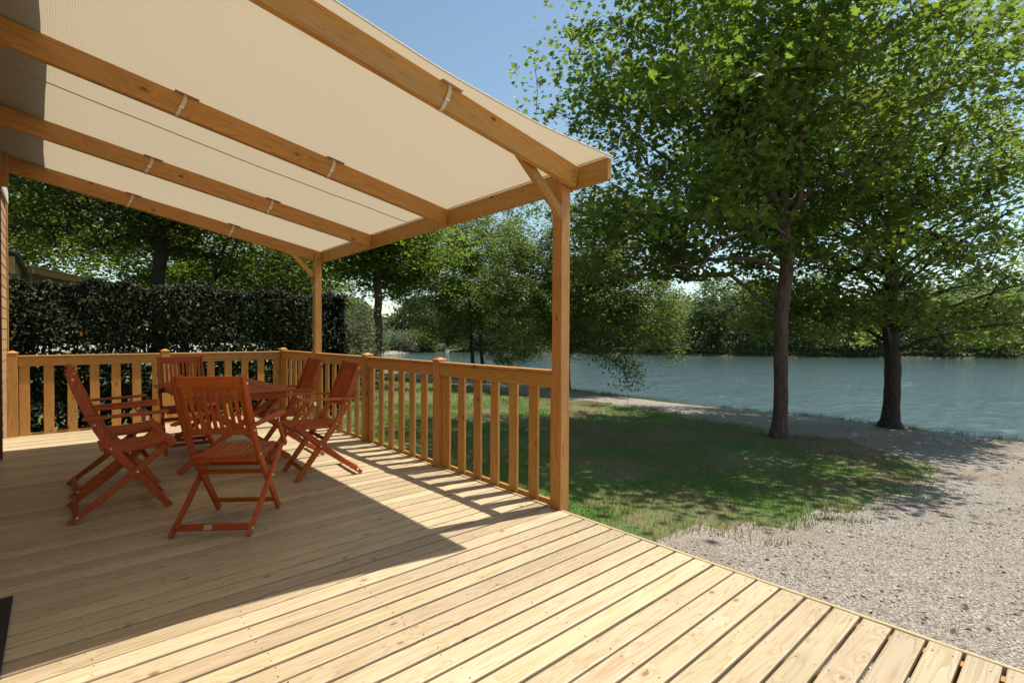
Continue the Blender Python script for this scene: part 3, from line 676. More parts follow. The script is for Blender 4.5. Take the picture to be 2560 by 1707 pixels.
# ------------------------------------------------------------------ folding chairs
def make_chair(label, fold=0):
    c = empty('folding_chair', (0, 0, 0), 0, label, 'chair', 'folding wooden chairs round the table')
    HX, HZ, HY = CHW['X'], CHW['Z'], CHW['Y']
    hw = 0.245
    # long stiles: curved upright that ends in the front foot
    def offs(path, wd):
        out1, out2 = [], []
        n = len(path)
        for i, (x, z) in enumerate(path):
            a = path[max(i - 1, 0)]; b = path[min(i + 1, n - 1)]
            dx, dz = b[0] - a[0], b[1] - a[1]; L = math.hypot(dx, dz); nx_, nz_ = -dz / L, dx / L
            out1.append((x + nx_ * wd[i] / 2, z + nz_ * wd[i] / 2)); out2.append((x - nx_ * wd[i] / 2, z - nz_ * wd[i] / 2))
        return out1 + out2[::-1]
    stile = [(0.0, 1.035), (0.045, 0.90), (0.10, 0.755), (0.155, 0.63), (0.225, 0.49), (0.375, 0.285), (0.575, 0.0)]
    sw = [0.045, 0.052, 0.055, 0.055, 0.052, 0.052, 0.055]
    poly = offs(stile, sw)
    # foot cut flat on the floor
    poly = [(x, max(z, 0.0)) for x, z in poly]
    leg = [(0.0, 0.0), (0.19, 0.158), (0.375, 0.315), (0.575, 0.492)]
    lp = offs(leg, [0.05, 0.046, 0.046, 0.046]); lp = [(x, max(z, 0.0)) for x, z in lp]
    sup = offs([(0.585, 0.478), (0.43, 0.688)], [0.034, 0.034])
    bolts = [(0.02, 0.985), (0.135, 0.665), (0.225, 0.485), (0.375, 0.302)]
    bolt_me = tube_mesh([(0, -0.004, 0), (0, 0.004, 0)], 0.0085, METAL, 10)
    for s in (-1, 1):
        y_in = s * (hw - 0.030); 
        st = link('back_leg', prism_mesh(poly, y_in - 0.011, y_in + 0.011, HZ, 0.003), None, c)
        fl = link('front_leg', prism_mesh(lp, s * (hw - 0.006) - 0.011, s * (hw - 0.006) + 0.011, HX, 0.003), None, c)
        link('arm_support', prism_mesh(sup, s * (hw + 0.017) - 0.010, s * (hw + 0.017) + 0.010, HZ, 0.002), None, c)
        # armrest, wider towards the front with rounded end
        bm = bmesh.new(); prof = [(0.07, 0.018), (0.20, 0.021), (0.38, 0.027), (0.50, 0.031), (0.545, 0.027), (0.565, 0.012)]
        yc = s * (hw + 0.012); up, dn = [], []
        L_ = [(x, yc - h) for x, h in prof] + [(x, yc + h) for x, h in prof[::-1]]
        zf = lambda x: 0.703 + 0.03 * (x - 0.1)
        A = [bm.verts.new((x, y_, zf(x))) for x, y_ in L_]; B = [bm.verts.new((x, y_, zf(x) + 0.021)) for x, y_ in L_]
        bm.faces.new(A[::-1]); bm.faces.new(B)
        for i in range(len(A)): bm.faces.new((A[i], A[(i + 1) % len(A)], B[(i + 1) % len(A)], B[i]))
        bmesh.ops.recalc_face_normals(bm, faces=bm.faces); bmesh.ops.bevel(bm, geom=[e for e in bm.edges if abs(e.verts[0].co.z - e.verts[1].co.z) < 0.01], offset=0.004, segments=1, affect='EDGES')
        me = bpy.data.meshes.new('armrest'); bm.to_mesh(me); bm.free(); link('armrest', me, HX, c)
        for bx, bz in bolts[:3]:
            b = link('bolt', bolt_me, None, st); b.location = (bx, y_in + s * 0.0115, bz)
        for bx, bz in ((0.375, 0.302), (0.565, 0.485), (0.04, 0.045)):
            b = link('bolt', bolt_me, None, fl); b.location = (bx, s * (hw - 0.006) + s * 0.0115, bz)
        b = link('hinge_plate', box_mesh(0.022, 0.003, 0.034, 0.001, METAL), None, c); b.location = (0.432, s * (hw + 0.029), 0.69)
    ih = hw - 0.042
    # back rest: top rail, bottom rail, ten slats (bars follow the stile)
    bar('top_rail', (0.013, -ih, 0.995), (0.013, ih, 0.995), 0.072, 0.02, HX, c, 0.003, up=(-0.3, 0, 1))
    bar('bottom_rail', (0.142, -ih, 0.655), (0.142, ih, 0.655), 0.042, 0.02, HX, c, 0.003, up=(-0.42, 0, 1))
    for k in range(10):
        yy = -ih + 0.022 + (2 * ih - 0.044) * k / 9
        bar('back_slat', (0.134, yy, 0.675), (0.080, yy, 0.805), 0.024, 0.011, HX, c, 0.002, up=(0, 1, 0))
        bar('back_slat', (0.080, yy, 0.8052), (0.027, yy, 0.962), 0.024, 0.011, HX, c, 0.002, up=(0, 1, 0))
    # seat
    bar('seat_rail', (0.205, -ih, 0.455), (0.205, ih, 0.455), 0.035, 0.02, HX, c)
    bar('seat_rail', (0.585, -hw + 0.03, 0.463), (0.585, hw - 0.03, 0.463), 0.035, 0.02, HX, c)
    for s in (-1, 1):
        yy = s * (ih - 0.008)
        bar('seat_side', (0.2, yy, 0.462), (0.61, yy, 0.472), 0.03, 0.016, HX, c)
    for k in range(9):
        yy = -ih + 0.02 + (2 * ih - 0.04) * k / 8
        P_ = [(0.17, 0.487), (0.30, 0.479), (0.42, 0.483), (0.55, 0.497), (0.625, 0.490)]
        pol = P_ + [(x, z - 0.014) for x, z in P_[::-1]]
        link('seat_slat', prism_mesh(pol, yy - 0.0185, yy + 0.0185, HX, 0.002), None, c)
    # stretchers
    rs = bar('rear_stretcher', (0.035, -hw + 0.017, 0.06), (0.035, hw - 0.017, 0.06), 0.042, 0.018, HX, c, up=(0.6, 0, 1))
    bar('front_stretcher', (0.505, -ih, 0.088), (0.505, ih, 0.088), 0.036, 0.018, HX, c, up=(-0.7, 0, 1))
    bar('middle_stretcher', (0.315, -ih, 0.345), (0.315, ih, 0.345), 0.032, 0.016, HX, c, up=(-0.7, 0, 1))
    bar('seat_stretcher', (0.45, -ih - 0.014, 0.372), (0.45, ih + 0.014, 0.372), 0.03, 0.016, HX, c, up=(0.7, 0, 1))
    if fold:
        st_ = link('label_sticker', box_mesh(0.001, 0.042, 0.028, 0, STICKER), None, c); st_.location = (0.0245, -0.02, 0.064); st_.rotation_euler = (0, R(31), 0)
    return c
def copy_tree(o, parent=None):
    c = o.copy(); COL.objects.link(c); c.parent = parent
    for ch in o.children: copy_tree(ch, c)
    return c
chB = make_chair('red-brown folding chair at the left of the table, seen from the side')
chB.location = (-2.73, 2.21, 0)
spots = [((-2.715, 2.955, 0), 1.5, 'red-brown folding chair directly behind the left side-on chair'),
         ((-0.635, 2.165, 0), 175.6, 'red-brown folding chair right of the table with one leg in the sunlit strip'),
         ((-0.63, 3.10, 0), 177.0, 'red-brown folding chair on the right partly behind the nearer right chair'),
         ((-1.70, 4.49, 0), -90.0, 'dark red folding chair at the far end of the table')]
for loc, rz, lab in spots:
    c = copy_tree(chB); c.location = loc; c.rotation_euler = (0, 0, R(rz)); c['label'] = lab
chA = copy_tree(chB)
chA.location = (-2.07, 1.105, 0); chA.rotation_euler = (0, 0, math.atan2(0.792, 0.610))
chA['label'] = 'red-brown folding chair in front, slatted back to the camera, silver sticker below'
st_ = link('label_sticker', box_mesh(0.0015, 0.05, 0.032, 0, STICKER), None, chA); st_.location = (0.0235, 0.02, 0.063); st_.rotation_euler = (0, R(31), 0)

# ------------------------------------------------------------------ table
tb = empty('folding_table', (-1.46, 3.56, 0), 0, 'red-brown slatted rectangular folding table with crossed legs', 'table')
TX0, TX1, TY0, TY1, TZ = -0.475, 0.475, -0.79, 0.79, 0.75
nS = 9
for k in range(nS):
    w0 = (TX1 - TX0 - 0.09) / nS; x0 = TX0 + 0.045 + k * w0
    box('slat', (x0 + 0.003, TY0 + 0.055, TZ - 0.018), (x0 + w0 - 0.003, TY1 - 0.055, TZ - 0.002), CHW['Y'], tb, 0.002)
for y0, y1 in ((TY0, TY0 + 0.053), (TY1 - 0.053, TY1)): box('end_rail', (TX0, y0, TZ - 0.024), (TX1, y1, TZ), CHW['X'], tb, 0.003)
for x0, x1 in ((TX0, TX0 + 0.043), (TX1 - 0.043, TX1)): box('side_rail', (x0, TY0 + 0.055, TZ - 0.024), (x1, TY1 - 0.055, TZ), CHW['Y'], tb, 0.003)
for x0 in (TX0 + 0.05, TX1 - 0.07): box('apron', (x0, TY0 + 0.05, TZ - 0.095), (x0 + 0.02, TY1 - 0.05, TZ - 0.026), CHW['Y'], tb, 0.002)
for y0 in (TY0 + 0.05, TY1 - 0.07): box('apron', (TX0 + 0.072, y0, TZ - 0.095), (TX1 - 0.072, y0 + 0.02, TZ - 0.026), CHW['X'], tb, 0.002)
bolt_me = tube_mesh([(0, -0.004, 0), (0, 0.004, 0)], 0.0095, METAL, 10)
for yy, sg in ((-0.60, -1), (0.60, 1)):
    for s in (-1, 1):
        yl = yy + s * 0.016
        l = bar('leg', (s * 0.50, yl, 0.012), (-s * 0.40, yl, 0.69), 0.055, 0.024, CHW['X'], tb, 0.003)
    for bx, bz in ((0.40, 0.68), (0.25, 0.5), (0, 0.36), (-0.40, 0.68)):
        b = link('bolt', bolt_me, None, tb); b.location = (bx, yy + sg * 0.031, bz)
    box('foot_stretcher', (-0.35, yy - 0.04 * sg - 0.01, 0.15), (0.35, yy - 0.04 * sg + 0.01, 0.20), CHW['X'], tb, 0.002)
box('long_stretcher', (-0.01, -0.58, 0.34), (0.012, 0.58, 0.39), CHW['Y'], tb, 0.002)

# ------------------------------------------------------------------ door mat
mt = empty('door_mat', (-3.12, 0.45, 0), 0, 'black rubber door mat cut off by the left edge of the photo', 'mat')
for a, b in (((-0.16, 0.41, .003), (0.165, 0.45, .014)), ((-0.16, -0.45, .003), (0.165, -0.41, .014)), ((0.125, -0.41, .003), (0.165, 0.41, .014)), ((-0.16, -0.41, .003), (-0.12, 0.41, .014))):
    box('border', a, b, RUBBER, mt, 0.002)
for k in range(9): box('grid_bar', (-0.12 + k * 0.03, -0.41, .003), (-0.112 + k * 0.03, 0.41, .011), RUBBER, mt, 0.001)
for k in range(27): box('grid_bar', (-0.12, -0.405 + k * 0.03, .0035), (0.125, -0.397 + k * 0.03, .0105), RUBBER, mt, 0.001)

# ------------------------------------------------------------------ vegetation
def leaf_template(kind):
    if kind == 'lobed':
        Rp = [(0.26, -0.04), (0.20, 0.15), (0.52, 0.26), (0.30, 0.40), (0.36, 0.62), (0.13, 0.60)]
        zf = lambda x, y: abs(x) * 0.28 - 0.16 * y * y
    elif kind == 'oval':
        Rp = [(0.20, 0.2), (0.27, 0.5), (0.16, 0.8)]; zf = lambda x, y: abs(x) * 0.35 - 0.18 * y * y
    else:
        Rp = [(0.38, 0.45)]; zf = lambda x, y: abs(x) * 0.3 - 0.1 * y
    T = [(0, 0)] + Rp + [(0, 1.0)] + [(-x, y) for x, y in Rp[::-1]]
    T3 = np.array([(x, y, zf(x, y)) for x, y in T], float); n = len(Rp)
    return T3, [tuple(range(0, n + 2)), (0,) + tuple(range(n + 1, 2 * n + 2))]
def leaf_frames(n, size, flat=0.55, droop=0.3, r=None):
    r = r or rng
    nrm = np.stack([r.normal(0, flat, n), r.normal(0, flat, n), np.ones(n)], -1); nrm /= np.linalg.norm(nrm, axis=1)[:, None]
    a = r.uniform(0, 2 * math.pi, n); d = np.stack([np.cos(a), np.sin(a), -np.full(n, droop) + r.normal(0, .2, n)], -1)
    d -= nrm * (d * nrm).sum(1)[:, None]; d /= np.linalg.norm(d, axis=1)[:, None]
    x = np.cross(d, nrm); s = size * r.uniform(0.6, 1.25, n)
    M = np.stack([x, d, nrm], -1) * s[:, None, None]
    return M
litter()
class Tubes:
    def __init__(s): s.V = []; s.Fc = []; s.n = 0
    def add(s, pts, rad, ns=6):
        pts = np.array(pts, float); n = len(pts); d = np.gradient(pts, axis=0); d /= np.linalg.norm(d, axis=1)[:, None] + 1e-9
        ref = np.array([0.31, 0.77, 0.2]) if abs(d[0][2]) > 0.8 else np.array([0, 0, 1.0])
        a = np.cross(d, ref); a /= np.linalg.norm(a, axis=1)[:, None] + 1e-9; b = np.cross(d, a)
        ph = np.arange(ns) * 2 * math.pi / ns
        ring = pts[:, None] + np.array(rad)[:, None, None] * (a[:, None] * np.cos(ph)[None, :, None] + b[:, None] * np.sin(ph)[None, :, None])
        s.V.append(ring.reshape(-1, 3)); i = np.arange(n - 1)[:, None] * ns + s.n; k = np.arange(ns)[None]
        k2 = (k + 1) % ns
        s.Fc.append(np.stack([i + k, i + k2, i + ns + k2, i + ns + k], -1).reshape(-1, 4)); s.n += n * ns
    def mesh(s, name, mat):
        V = np.concatenate(s.V); Fq = np.concatenate(s.Fc); me = np_mesh(name, V, Fq.ravel(), np.full(len(Fq), 4), True); me.materials.append(mat); return me

def make_tree(name, base, label, H, r0, cc, cr, K, leaves, lsize, lmat, bark, kind='oval', seed=1, cat='tree', sigma=(0.35, 0.35, 0.2), group=None,
              trunk_top=0.8, fork=0.28, lean=(0, 0), extra=None, extra_trunks=None, shell=0.45, flat=0.55, droop=0.3, cut=None, wob_=0.06):
    r = np.random.default_rng(seed); base = np.array(base, float); cc = np.array(cc, float); cr = np.array(cr, float)
    t = empty(name, tuple(base), 0, label, cat, group)
    # trunk nodes, local coordinates
    nodes = []; par = []; rad = []
    nT = 12; top = np.array([lean[0], lean[1], H * trunk_top])
    for i in range(nT + 1):
        f = i / nT; p = top * f + np.array([r.normal(0, wob_), r.normal(0, wob_), 0]) * (0.2 + f) * (0 < i)
        p[0] += 0.0; nodes.append(p); par.append(i - 1)
    firstlimb = max(1, int(nT * fork / trunk_top))
    pts = []
    while len(pts) < K:
        d = r.normal(0, 1, 3); d /= np.linalg.norm(d); q_ = r.random() ** shell
        lump = 1 + 0.16 * math.sin(3 * d[0] + 5 * d[1] + seed) + 0.12 * math.sin(7 * d[2] + 4 * d[0] + seed * 2)
        p = cc + d * cr * q_ * lump
        if p[2] < 0.3: continue
        if cut is not None and not cut(p + base): continue
        pts.append(p)
    if extra is not None: pts += [np.array(e, float) for e in extra]
    pts = np.array(pts)
    order = np.argsort(np.linalg.norm(pts[:, :2], axis=1) + 0.3 * np.abs(pts[:, 2] - cc[2]))
    NP = np.array(nodes); term = []
    for oi in order:
        p = pts[oi]; dv = p - NP; dist = np.linalg.norm(dv, axis=1)
        pen = dist + 0.9 * np.maximum(0, NP[:, 2] - p[2] + 0.25 * np.linalg.norm(dv[:, :2], axis=1)) ; pen[:firstlimb] += 100
        j = int(np.argmin(pen)); a = NP[j]; L = dist[j]; m_ = max(2, int(L / 0.35)); new = []
        m_ = min(m_, 6)
        for k in range(1, m_ + 1):
            f = k / m_; pt = a + (p - a) * f + np.array([0, 0, 0.16 * L * math.sin(math.pi * f) * (1 if p[2] > 1.5 else 0.3)]) + r.normal(0, 0.04 * L, 3) * (k < m_) * 0.7
            new.append(pt)
        st = len(NP); NP = np.vstack([NP, new]); par += [j] + list(range(st, st + m_ - 1)); term.append(st + m_ - 1)
    # pipe model radii
    n = len(NP); cnt = np.zeros(n)
    for i in term: cnt[i] += 1
    for i in range(n - 1, 0, -1):
        if par[i] >= 0: cnt[par[i]] += max(cnt[i], 0) if i > nT else 0
    for i in range(nT, 0, -1): cnt[i - 1] += cnt[i]
    radn = np.maximum(0.006, r0 * 0.95 * (np.maximum(cnt, 0.6) / max(cnt[0], 1)) ** 0.5)
    for i in range(nT + 1): radn[i] = max(radn[i], r0 * (1 - 0.8 * i / nT)); 
    radn[0] = r0 * 1.12
    tb_ = Tubes(); Pt = NP[:nT + 1].copy()
    flare = [Pt[0] + [0, 0, -0.25], Pt[0] + [0, 0, 0.02], Pt[0] * 0.75 + Pt[1] * 0.25]; frad = [r0 * 2.0, r0 * 1.6, r0 * 1.15]
    # subdivide trunk smoothly with slight irregularity
    ff = np.linspace(0, nT, 5 * nT + 1); Ps = np.stack([np.interp(ff, np.arange(nT + 1), Pt[:, k]) for k in range(3)], -1)
    Rs = np.interp(ff, np.arange(nT + 1), radn[:nT + 1]) * (1 + 0.04 * np.sin(ff * 9 + seed))
    tb_.add(np.vstack([flare, Ps[2:]]), np.concatenate([frad, Rs[2:]]), 12)
    link('trunk', tb_.mesh('trunk', bark), None, t)
    tb_ = Tubes(); child = {}
    for i in range(nT + 1, n): child.setdefault(par[i], []).append(i)
    for i in range(nT + 1, n):
        pj = par[i]
        kids = child.get(pj, [])
        if pj > nT and kids and kids[0] == i: continue
        chain = [pj, i]
        while child.get(chain[-1]): chain.append(child[chain[-1]][0])
        rr_n = radn[chain].copy(); rr_n[0] = min(rr_n[0], rr_n[1] * 1.25)
        tb_.add(NP[chain], rr_n, 6 if rr_n[1] > 0.02 else 4)
    if extra_trunks:
        for pts_, rads_ in extra_trunks: tb_.add(pts_, rads_, 10)
    link('branches', tb_.mesh('branches', bark), None, t)
    # leaves round the terminals and along the last stretch of every twig
    ti = np.array(term); per = max(1, leaves // len(ti)); src = np.repeat(ti, per)
    back = r.random(len(src)) * 0.9
    pa_ = np.array(par)[src]; C = NP[src] * (1 - back[:, None]) + NP[pa_] * back[:, None]
    sg = np.array(sigma) * (0.55 + 0.9 * r.random(len(ti)))[np.repeat(np.arange(len(ti)), per)][:, None]
    C = C + r.normal(0, 1, C.shape) * sg
    if kind != 'quad': C[:, 2] -= 0.0
    ok = C[:, 2] > 0.15
    if cut is not None:
        W = C + base; ok &= np.array([cut(w_) for w_ in W]) if len(W) < 200000 else ok
    C = C[ok]
    T, fc = leaf_template(kind)
    M = leaf_frames(len(C), lsize, flat, droop, r)
    o = link('foliage', scatter_mesh('foliage', T, fc, M, C, lmat), None, t); o['kind'] = 'stuff'
    return t
def B(x, y): return (x, y, float(gz(x, y)))
def px_of(p):
    d = Vector(p) - CAM; z = d.dot(F)
    return (1280 + 1279.3 * d.dot(RR) / z, 853.5 - 1279.3 * d.dot(UU) / z, z)
# keep every crown clear of the pergola itself
def clear(p): return not (-3.6 < p[0] < 0.9 and -3.5 < p[1] < 6.9 and p[2] < 4.2)

def T1cut(p):
    sx = p[0] - 0.445 * (p[2] + 0.4); sy = p[1] + 0.104 * (p[2] + 0.4)
    if p[2] < 2.7 + 0.35 * math.sin(p[0] * 1.3 + p[1]): return False
    return sx > 0.95 + 0.25 * math.sin(p[1] * 2.1) and sy > (-1.3 if sx < 3.6 else -2.25) + 0.5 * math.sin(p[0] * 1.7 + p[2]) and sx < 9.8
def T2cut(p):
    if p[2] < 1.15 + 0.3 * math.sin(p[1] * 1.9): return False
    sx = p[0] - 0.445 * (p[2] + 0.4); sy = p[1] + 0.104 * (p[2] + 0.4)
    return sy > -1.6 + 0.4 * math.sin(p[0] * 1.9) and sx > 3.5
def side(u, f, z): return (u * 0.746 + f * 0.666, -u * 0.666 + f * 0.746, z)   # u to the right of the view, f away from it
LEADERS = [([(0.0, 0.0, 4.3), side(-0.25, 0, 5.0), side(-0.55, 0.1, 5.9), side(-0.75, 0.2, 7.2), side(-0.8, 0.1, 8.8)], [0.085, 0.075, 0.065, 0.05, 0.02]),
           ([(0.0, 0.0, 4.0), side(0.3, -0.1, 4.7), side(0.45, 0, 5.8), side(0.75, 0.2, 7.0), side(1.5, 0.3, 8.6)], [0.07, 0.062, 0.055, 0.045, 0.015]),
           ([(0.0, 0.0, 3.3), side(-0.6, -0.2, 3.55), side(-1.6, -0.3, 3.5), side(-2.9, -0.3, 3.2)], [0.05, 0.042, 0.034, 0.012]),
           ([(0.0, 0.0, 4.4), side(0.7, 0.2, 5.0), side(1.7, 0.3, 5.5), side(3.0, 0.2, 6.4)], [0.055, 0.045, 0.035, 0.012]),
           ([(0.0, 0.0, 3.7), side(-0.9, 0.3, 4.6), side(-2.0, 0.5, 5.6), side(-3.2, 0.6, 6.6)], [0.05, 0.042, 0.03, 0.012])]
T1X = [side(random.uniform(-4.2, -1.2), random.uniform(-2.0, 1.5), random.uniform(3.0, 4.6)) for _ in range(46)]
SPOKES = []
for k_ in range(26):
    a_ = k_ * 2.399; z_ = 1.9 + 3.0 * ((k_ * 7) % 26) / 26; L_ = random.uniform(2.2, 3.6); up_ = random.uniform(0.15, 0.6) * L_
    ca_, sa_ = math.cos(a_), math.sin(a_)
    SPOKES.append(([(0, 0, z_ - 0.1), (ca_ * L_ * .3, sa_ * L_ * .3, z_ + up_ * .45), (ca_ * L_ * .65, sa_ * L_ * .65, z_ + up_ * .85), (ca_ * L_, sa_ * L_, z_ + up_)], [0.045, 0.034, 0.024, 0.008]))
T2X = [side(random.uniform(-3.6, -0.9), random.uniform(-1.5, 1.5), random.uniform(2.3, 3.4)) for _ in range(26)] + [side(random.uniform(1.0, 4.0), random.uniform(-1.5, 1.5), random.uniform(2.2, 3.2)) for _ in range(26)]
make_tree('plane_tree', B(7.96, 1.45), 'large plane tree on the lawn edge with a straight brown trunk', 12.5, 0.138,
          (0.0, 0.55, 6.9), (5.0, 4.0, 5.0), 440, 44000, 0.135, L_PLANE, BARK, 'lobed', 11, sigma=(0.33, 0.33, 0.17), fork=0.25, extra=T1X, extra_trunks=LEADERS, wob_=0.1, cut=T1cut, flat=0.65)
make_tree('plane_tree', B(13.3, 0.75), 'second plane tree on the lake verge, dark trunk and many low radiating branches', 12.0, 0.19,
          (0.2, 0.6, 5.9), (4.9, 4.6, 5.0), 430, 44000, 0.125, L_MAPLE, BARKD, 'lobed', 23, sigma=(0.33, 0.33, 0.16), fork=0.22, extra=T2X, extra_trunks=SPOKES, cut=T2cut)
def side(u, f, z): return (u * 0.746 + f * 0.666, -u * 0.666 + f * 0.746, z)   # u to the right of the view, f away from it
dr = [side(2.6 + random.uniform(-.4, .4), -1.5 + random.uniform(-.3, .3), z) for z in (0.5, 0.8, 1.1, 1.4, 1.7, 2.0, 2.3, 2.6, 2.9, 0.65, 1.25, 1.9)]
dr += [side(4.2 + random.uniform(-.2, .2), -1.3, z) for z in (1.5, 1.8, 2.2, 2.6)]
dr += [side(random.uniform(0.2, 4.6), random.uniform(-2.0, 0.5), random.uniform(2.3, 6.2)) for _ in range(110)]
make_tree('alder_tree', B(14.05, 12.6), 'alder just right of the front post with a bough drooping to the water', 9.5, 0.14,
          (-0.4, -0.6, 5.0), (3.9, 3.9, 3.4), 420, 62000, 0.12, L_ALDER, BARKD, 'oval', 41, sigma=(0.28, 0.28, 0.2), fork=0.2, extra=dr)
lo = [(u * 0.746 + random.uniform(-.6, .6), -u * 0.666 + random.uniform(-.6, .6), random.uniform(1.0, 3.2)) for u in [random.uniform(1.2, 3.2) for _ in range(24)]]
make_tree('alder_tree', B(14.0, 19.3), 'twin-stemmed alder on the shore seen through the pergola', 11, 0.11,
          (-0.2, 0.2, 5.8), (4.6, 4.8, 4.4), 430, 56000, 0.14, L_ALDER, BARKD, 'oval', 47, sigma=(0.32, 0.32, 0.22), fork=0.2, lean=(-0.4, 0.3), wob_=0.05, extra=lo,
          extra_trunks=[([(0.45, -0.35, -0.3), (0.36, -0.3, 0.8), (0.25, -0.25, 2.0), (0.3, -0.2, 3.6), (0.5, -0.1, 5.5)], [0.12, 0.1, 0.085, 0.07, 0.03])])
make_tree('plane_tree', B(6.15, 14.9), 'slim plane tree right of the rear post near the end of the hedge', 8.2, 0.15,
          (0.3, 0.2, 5.5), (3.2, 3.0, 2.4), 400, 26000, 0.14, L_PLANE, BARK, 'lobed', 53, sigma=(0.33, 0.33, 0.18), fork=0.4, cut=lambda p: p[2] > 2.75)
make_tree('oak_tree', B(-0.62, 14.7), 'large dark spreading tree behind the hedge at the left', 9.5, 0.18,
          (0, 0, 5.6), (5.2, 4.2, 3.7), 560, 50000, 0.13, L_DARK, BARKD, 'oval', 61, sigma=(0.42, 0.42, 0.22), fork=0.3, cut=lambda p: not (p[0] < 0.4 and p[2] < 3.5),
          extra=[(2.6, -0.6, 2.9), (3.4, -1.0, 3.0), (4.1, -1.3, 3.5), (4.8, -1.4, 3.9), (3.8, -1.2, 3.2)])
make_tree('oak_tree', B(-5.2, 23), 'dark tree behind the neighbouring cottage roof at far left', 10, 0.22,
          (0, 0, 6.0), (4.6, 4.2, 4.6), 320, 19000, 0.17, L_MAPLE, BARKD, 'oval', 67, sigma=(0.45, 0.45, 0.26))
make_tree('oak_tree', B(1.8, 26), 'green tree in the background left of the rear post', 10, 0.2,
          (0, 0, 5.6), (5.0, 4.2, 4.6), 320, 21000, 0.2, L_MAPLE, BARKD, 'oval', 71, sigma=(0.5, 0.5, 0.3))
make_tree('ash_tree', B(6.6, 24), 'bright green tree rising over the end of the hedge', 7.5, 0.15,
          (0, 0, 4.2), (3.0, 3.0, 3.0), 220, 14000, 0.17, L_MAPLE, BARKD, 'oval', 73, sigma=(0.42, 0.42, 0.26))
make_tree('oak_tree', B(-6.5, 32), 'tall tree in the far background behind the neighbouring cottage', 12, 0.25,
          (0, 0, 7), (6, 5, 5), 260, 12000, 0.3, L_DARK, BARKD, 'quad', 79, sigma=(0.6, 0.6, 0.4))
make_tree('ash_tree', B(9.0, 33), 'pale green tree further along the shore beyond the slim plane tree', 7, 0.15,
          (0, 0, 3.8), (3.0, 3.0, 3.0), 200, 12000, 0.2, L_WILLOW, BARKD, 'quad', 83, sigma=(0.45, 0.45, 0.3))

# shrubs
def shrub(base, rx, ry, rz, n, lsize, mat, label, seed, name='shrub', cat='shrub', group=None):
    r = np.random.default_rng(seed); t = empty(name, base, 0, label, cat, group)
    K = 90; d = r.normal(0, 1, (K, 3)); d /= np.linalg.norm(d, axis=1)[:, None]; d[:, 2] = np.abs(d[:, 2])
    C0 = d * np.array([rx, ry, rz]) * (r.random(K)[:, None] ** 0.4); C0[:, 2] += rz * 0.15
    tb_ = Tubes()
    for c_ in C0[:26]: tb_.add([(c_[0] * 0.05, c_[1] * 0.05, -0.1), c_ * [0.5, 0.5, 0.6], c_], [0.03, 0.02, 0.008], 5)
    link('stems', tb_.mesh('stems', BARKD), None, t)
    src = r.integers(0, K, n); P = C0[src] + r.normal(0, 1, (n, 3)) * np.array([rx, ry, rz]) * 0.16; P[:, 2] = np.maximum(P[:, 2], 0.03)
    T, fc = leaf_template('quad' if lsize > 0.12 else 'oval')
    o = link('foliage', scatter_mesh('foliage', T, fc, leaf_frames(n, lsize, 0.9, 0.2, r), P, mat), None, t); o['kind'] = 'stuff'
    return t
shrub(B(3.75, 12.0), 0.8, 0.9, 2.5, 9000, 0.075, L_BUSH, 'grey-green bush at the right end of the dark hedge', 5)
shrub(B(3.2, 11.2), 0.9, 0.9, 1.35, 5000, 0.06, L_BUSH, 'low pale bush tucked beside the end of the hedge', 6)
shrub(B(7.6, 20.5), 1.9, 1.9, 2.7, 7000, 0.12, L_ALDER, 'rounded green shrub behind the slim plane tree', 8)
shrub(B(11.6, 34), 1.6, 1.6, 2.1, 5000, 0.14, L_WILLOW, 'light green shore shrub left of the lake inlet', 9)
G_ = 'shrubs lining the far bank of the lake'
sh = [(15.0, 44, 3.0, 4.2, L_WILLOW), (20.5, 54, 3.6, 4.6, L_ALDER), (27.5, 60.5, 3.4, 3.4, L_WILLOW), (33.5, 63.5, 3.0, 2.6, L_BUSH), (38, 63.5, 2.8, 2.8, L_ALDER)]
labs = ['light green willow shrub at the near end of the lake inlet', 'broad green shrub on the left bank of the inlet', 'pale willow shrub at the head of the inlet', 'low greyish shrub at the head of the inlet', 'green shrub right of the inlet head on the far bank']
for i, (x, y, rx, rz, mt_) in enumerate(sh): shrub(B(x, y), rx, rx, rz, 6000, 0.24, mt_, labs[i], 20 + i)

